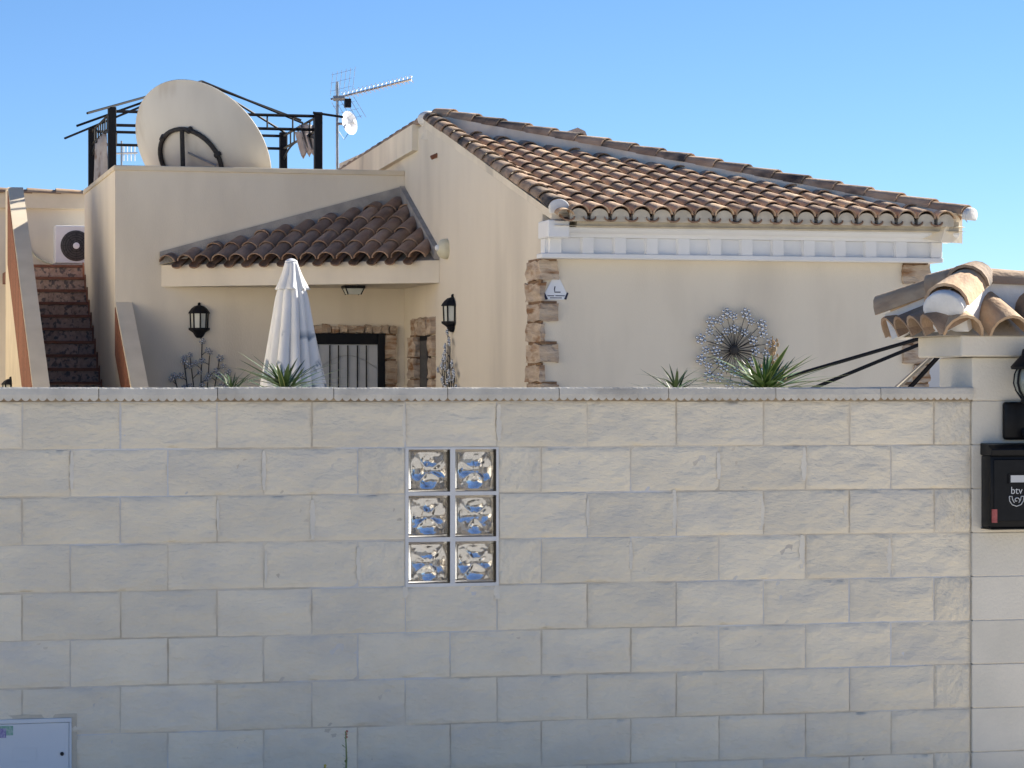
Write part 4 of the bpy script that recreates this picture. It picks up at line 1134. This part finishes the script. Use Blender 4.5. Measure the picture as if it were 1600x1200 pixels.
cp.v = P; cp.f = [(0, 1, 5, 4), (2, 3, 4, 5), (1, 2, 5), (3, 0, 4), (3, 2, 1, 0)]
cap = cp.build('tiled_cap', M['mortar_cream'], pil)
KS = math.sqrt(1 + PSL * PSL); mixp = (('tile_pale', 'tile'), (.6, .4))
nl = 4; pw = (EY1 - EY0) / nl
for k in range(nl):       # left slope
    y = EY0 + pw * (k + .5); run = hw_ - abs(y - RYm)
    column(cap, (EX0, y, EZ), (0, -1, 0), (1, 0, PSL), max(run * KS, .17), (('tile', 'tile_dark'), (.6, .4)), exp=.42, lift=.0, wide=.95, jit=.5, tall=1.3)
    column(cap, (EX1, y, EZ), (0, 1, 0), (-1, 0, PSL), max(run * KS, .17), mixp, exp=.42, lift=.0, wide=.95, jit=.5, tall=1.3)
nf = 6; pw = (EX1 - EX0) / nf
for k in range(nf):
    x = EX0 + pw * (k + .5); run = min(hw_, x - EX0, EX1 - x)
    column(cap, (x, EY0, EZ), (1, 0, 0), (0, 1, PSL), max(run * KS, .17), mixp, exp=.42, lift=.0, wide=1.0, jit=.5, tall=1.25)
    column(cap, (x, EY1, EZ), (-1, 0, 0), (0, -1, PSL), max(run * KS, .17), mixp, exp=.42, lift=.0, wide=1.0, jit=.5, tall=1.25)
for (sx, sy) in ((0, 0), (0, 1), (1, 0), (1, 1)):
    lo = Vector(((EX0, EX1)[sx], (EY0, EY1)[sy], EZ + .02)); hi = Vector(((ra, rb_)[sx], RYm, RZ + .02)); d = (hi - lo); d0 = d.normalized()
    sdv = d0.cross(Vector((0, 0, 1))).normalized(); upd = sdv.cross(d0)
    mb = MB(); s0 = lo + d0 * (.13 if sy == 0 else .05)
    mb.prism([tuple(s0 - sdv * .085 - upd * .04), tuple(s0 - sdv * .075 + upd * .085), tuple(s0 + sdv * .075 + upd * .085), tuple(s0 + sdv * .085 - upd * .04)], d - d0 * .13)
    mb.build('hip_mortar', M['mortar_white'], cap)
    column(cap, lo + d0 * (.12 if sy == 0 else .02) + upd * .05, sdv, d0, d.length - (.07 if sy == 0 else 0), (('tile_dark', 'tile_pale'), (.45, .55)), exp=.27, lift=.03, wide=1.12, name='hip_tile', jit=.5, tall=1.3)
    if sy == 0: plug(cap, lo + d0 * .125 + upd * .085, sdv, upd, -d0, .098, below=.3)
mb = MB(); mb.box(ra, rb_, RYm - .07, RYm + .07, RZ - .05, RZ + .10); mb.build('ridge_mortar', M['mortar_white'], cap)
column(cap, (ra - .05, RYm, RZ + .07), (0, -1, 0), (1, 0, 0), rb_ - ra + .1, mixp, exp=.38, lift=.01, wide=1.0, name='ridge_tile', jit=.4)

# lantern on the pillar
LXc = PX0 + .235; LYc = PY - .13
lan = thing('globe_lantern', (LXc, PY, 1.4), 'black lantern with caged glass globe on the gate pillar above the mailbox', 'lantern')
zt = lambda py: atY(1590, py, LYc).z
t_ = MB(); t_.box(LXc - .095, LXc + .095, PY - .035, PY - .001, zt(688), zt(628)); t_.build('back_plate', M['blackpl'], lan, bevel=.015, seg=3, smooth=40)
t_ = MB(); t_.tube([(LXc, PY - .03, zt(672)), (LXc, PY - .08, zt(690)), (LXc, LYc, zt(672)), (LXc, LYc, zt(630))], .014, 8); t_.build('bracket_arm', M['black'], lan, smooth=60)
t_ = MB(); t_.lathe([(.03, zt(634)), (.055, zt(628)), (.05, zt(622))], (LXc, LYc, 0), 18); t_.build('globe_seat', M['black'], lan, smooth=50)
gc, grr = (zt(622) + zt(575)) / 2, (zt(575) - zt(622)) / 2
t_ = MB(); t_.lathe([(.045, zt(622)), (.072, gc - grr * .5), (.083, gc), (.078, gc + grr * .6), (.066, zt(575))], (LXc, LYc, 0), 24); t_.build('globe', M['globeglass'], lan, smooth=60)
for k in range(6):
    w = math.pi / 3 * k + .3; cs = Vector((math.cos(w), math.sin(w), 0)); t_ = MB()
    t_.tube([Vector((LXc, LYc, z)) + cs * r for (r, z) in ((.05, zt(624)), (.078, gc - grr * .5), (.089, gc), (.084, gc + grr * .6), (.07, zt(574)))], .005, 5); t_.build('cage_bar', M['black'], lan, smooth=60)
t_ = MB(); t_.lathe([(.095, zt(577)), (.10, zt(573)), (.075, zt(563)), (.052, zt(555)), (.046, zt(546)), (.022, zt(541)), (.018, zt(534)), (.002, zt(531))], (LXc, LYc, 0), 24); t_.build('roof', M['black'], lan, smooth=40)

# mailbox
MX0 = atY(1531, 760, PY).x; MX1 = MX0 + .375; MY0 = PY - .115; mz = lambda py: atY(1540, py, MY0).z
mbx = thing('mailbox', ((MX0 + MX1) / 2, PY, mz(827)), 'black wall mailbox with pale post horn emblem on the gate pillar', 'mailbox')
MB().box(MX0 + .004, MX1 - .004, MY0 + .008, PY - .001, mz(826), mz(712)).build('body', M['blackpl'], mbx, bevel=.008, seg=2, smooth=40)
MB().box(MX0 + .02, MX1 - .02, MY0, MY0 + .0079, mz(815), mz(718)).build('door', M['blackpl'], mbx, bevel=.003)
ld = MB(); ld.prism([(MX0, MY0 - .012, mz(712)), (MX0, MY0 - .016, mz(702)), (MX0, MY0 + .02, mz(695)), (MX0, PY - .001, mz(693)), (MX0, PY - .001, mz(712))], (MX1 - MX0, 0, 0)); ld.build('lid', M['blackpl'], mbx, bevel=.004)
MB().box(MX0 + .004, MX1 - .004, MY0 - .004, PY - .002, mz(828), mz(826) - .0005).build('bottom_rim', M['blackpl'], mbx)
ex = (MX0 + MX1) / 2 - .035
lbx = atY(1575, 748, MY0).x
MB().box(lbx, lbx + .10, MY0 - .006, MY0 - .0005, mz(756), mz(741)).build('name_frame', M['blackpl'], mbx)
MB().box(lbx + .01, lbx + .09, MY0 - .008, MY0 - .0061, mz(754), mz(743)).build('name_card', M['emblem'], mbx)
exc = atY(1588, 780, MY0).x; yem = MY0 - .003
fc_ = bpy.data.curves.new('lettering', 'FONT'); fc_.body = 'btv'; fc_.size = .046; fc_.align_x = 'CENTER'; fc_.extrude = .0006
fc_.materials.append(M['emblem']); ftmp = bpy.data.objects.new('text_source', fc_)
fo = bpy.data.objects.new('lettering', bpy.data.meshes.new_from_object(ftmp)); col.objects.link(fo); bpy.data.objects.remove(ftmp)
fo.matrix_basis = Matrix.Translation((exc, yem, mz(772))) @ Matrix.Rotation(R(90), 4, 'X'); attach(fo, mbx)
hn = MB(); ez = mz(779); sc = .036
pts = [(-1.0, .25), (-.95, -.3), (-.6, -.8), (0, -1.0), (.6, -.8), (.95, -.3), (1.0, .25)]
hn.tube([(exc + x * sc, yem, ez + z * sc) for (x, z) in pts], .0022, 4)
hn.tube([(exc + x * sc, yem, ez + z * sc) for (x, z) in ((-1.0, .25), (-.62, .25), (-.55, -.15), (-.3, -.55))], .0022, 4)
hn.tube([(exc + x * sc, yem, ez + z * sc) for (x, z) in ((1.0, .25), (.62, .25), (.55, -.15), (.3, -.55))], .0022, 4)
hn.tube([(exc + (.42 - .034 * k) * sc * math.cos(k * .5) , yem, ez + (-.25 + (.42 - .034 * k) * math.sin(k * .5)) * sc) for k in range(12)], .0022, 4)
hn.build('post_horn_emblem', M['emblem'], mbx)
MB().box(MX0 + .010, MX0 + .034, MY0 - .0012, MY0 + .0075, mz(817), mz(796)).build('red_label', M['gold_tape'], mbx)

# ------------------------------------------------------------------ meter cabinet low in the wall
CX1 = atY(112, 1160, WY - .02).x; CX0 = CX1 - .50; cz = lambda py: atY(60, py, WY - .02).z
cab = thing('meter_cabinet', ((CX0 + CX1) / 2, WY, .05), 'white metal meter cabinet door with stickers at the foot of the wall', 'cabinet')
CZT = cz(1123)
fm = MB(); CB = .03; yo = WY - .022
fm.box(CX0, CX1, yo, WY + .02, CZT - .018, CZT); fm.box(CX0, CX1, yo, WY + .02, CB, CB + .018)
fm.box(CX0, CX0 + .012, yo, WY + .02, CB + .018, CZT - .018); fm.box(CX1 - .010, CX1, yo, WY + .02, CB + .018, CZT - .018)
fm.build('frame', M['cabinet'], cab, bevel=.002)
dr = MB(); dr.box(CX0 + .013, CX1 - .011, yo + .004, yo + .014, CB + .019, CZT - .0195); cdoor = dr.build('door', M['cabinet'], cab, bevel=.002)
lk = atY(97, 1178, yo); t_ = MB(); t_.lathe([(.008, 0), (.008, .006), (.005, .008)], (lk.x, yo + .004, lk.z), 14, RX); t_.build('lock', M['iron'], cdoor, smooth=40)
e0, e1 = atY(20, 1169, yo), atY(58, 1190, yo)
em = MB(); t = .003
em.box(e0.x, e1.x, yo + .0022, yo + .0042, e0.z - t, e0.z); em.box(e0.x, e1.x, yo + .0022, yo + .0042, e1.z, e1.z + t)
em.box(e0.x, e0.x + t, yo + .0022, yo + .0042, e1.z + t, e0.z - t); em.box(e1.x - t, e1.x, yo + .0022, yo + .0042, e1.z + t, e0.z - t); em.build('pressed_rectangle', M['cabinet'], cdoor)
def stick(name, m, xa, ya, xb, yb, d):
    p0, p1 = atY(xa, ya, yo), atY(xb, yb, yo); MB().box(p0.x, p1.x, yo + .0035 - d, yo + .0042, p1.z, p0.z).build(name, M[m], cdoor)
stick('green_sticker', 'green', -2, 1135, 20.5, 1149, .0008); stick('purple_sticker', 'purple', -14, 1139, 9.5, 1153, .0016)
rim = MB(); rim.box(CX1 + .001, CX1 + .022, WY - .012, WY + .02, .0, CZT + .016); rim.box(CX0 - .02, CX1 + .001, WY - .012, WY + .02, CZT + .001, CZT + .016)
rim.build('mortar_rim', M['mortar_cream'], cab)

# ------------------------------------------------------------------ weeds at the foot of the wall
def weed(px, py, Y, label, seed, flower_m):
    top = atY(px, py, Y); rn = random.Random(seed); t = thing('roadside_weed', (top.x, Y, GZ), label, 'weed')
    sm = MB(); pts = [(top.x - .012, Y, GZ), (top.x + .004, Y, top.z * .5), (top.x, Y, top.z)]; sm.tube(pts, [.005, .004, .002], 6); sm.build('stem', M['weed'], t)
    n = max(5, int(top.z / .012))
    for k in range(n):
        z = top.z * (k + .5) / n; w = rn.random() * 6.28; L = rn.uniform(.012, .026) * (1.2 - .5 * k / n)
        mb = MB(); c = Vector((top.x, Y, z)); d = Vector((math.cos(w), math.sin(w), .7)); s = Vector((-math.sin(w), math.cos(w), 0))
        mb.poly([c, c + d * L * .5 + s * L * .22, c + d * L, c + d * L * .5 - s * L * .22]); mb.poly([c + Vector((0, 0, -.001)), c + d * L * .5 - s * L * .22, c + d * L * .98, c + d * L * .5 + s * L * .22])
        mb.build('leaf', M['weed'], t)
    for k in range(3):
        mb = MB(); mb.ball((top.x + rn.uniform(-.008, .008), Y + rn.uniform(-.006, .006), top.z - .012 * k), .006, 6, 4); mb.build('bud', M[flower_m], t)
weed(540, 1143, 11.25, 'tall thin green weed with reddish bud against the wall', 2, 'pink')
weed(507, 1196, 11.22, 'short weed with yellow flower left of the taller weed', 3, 'yellow')
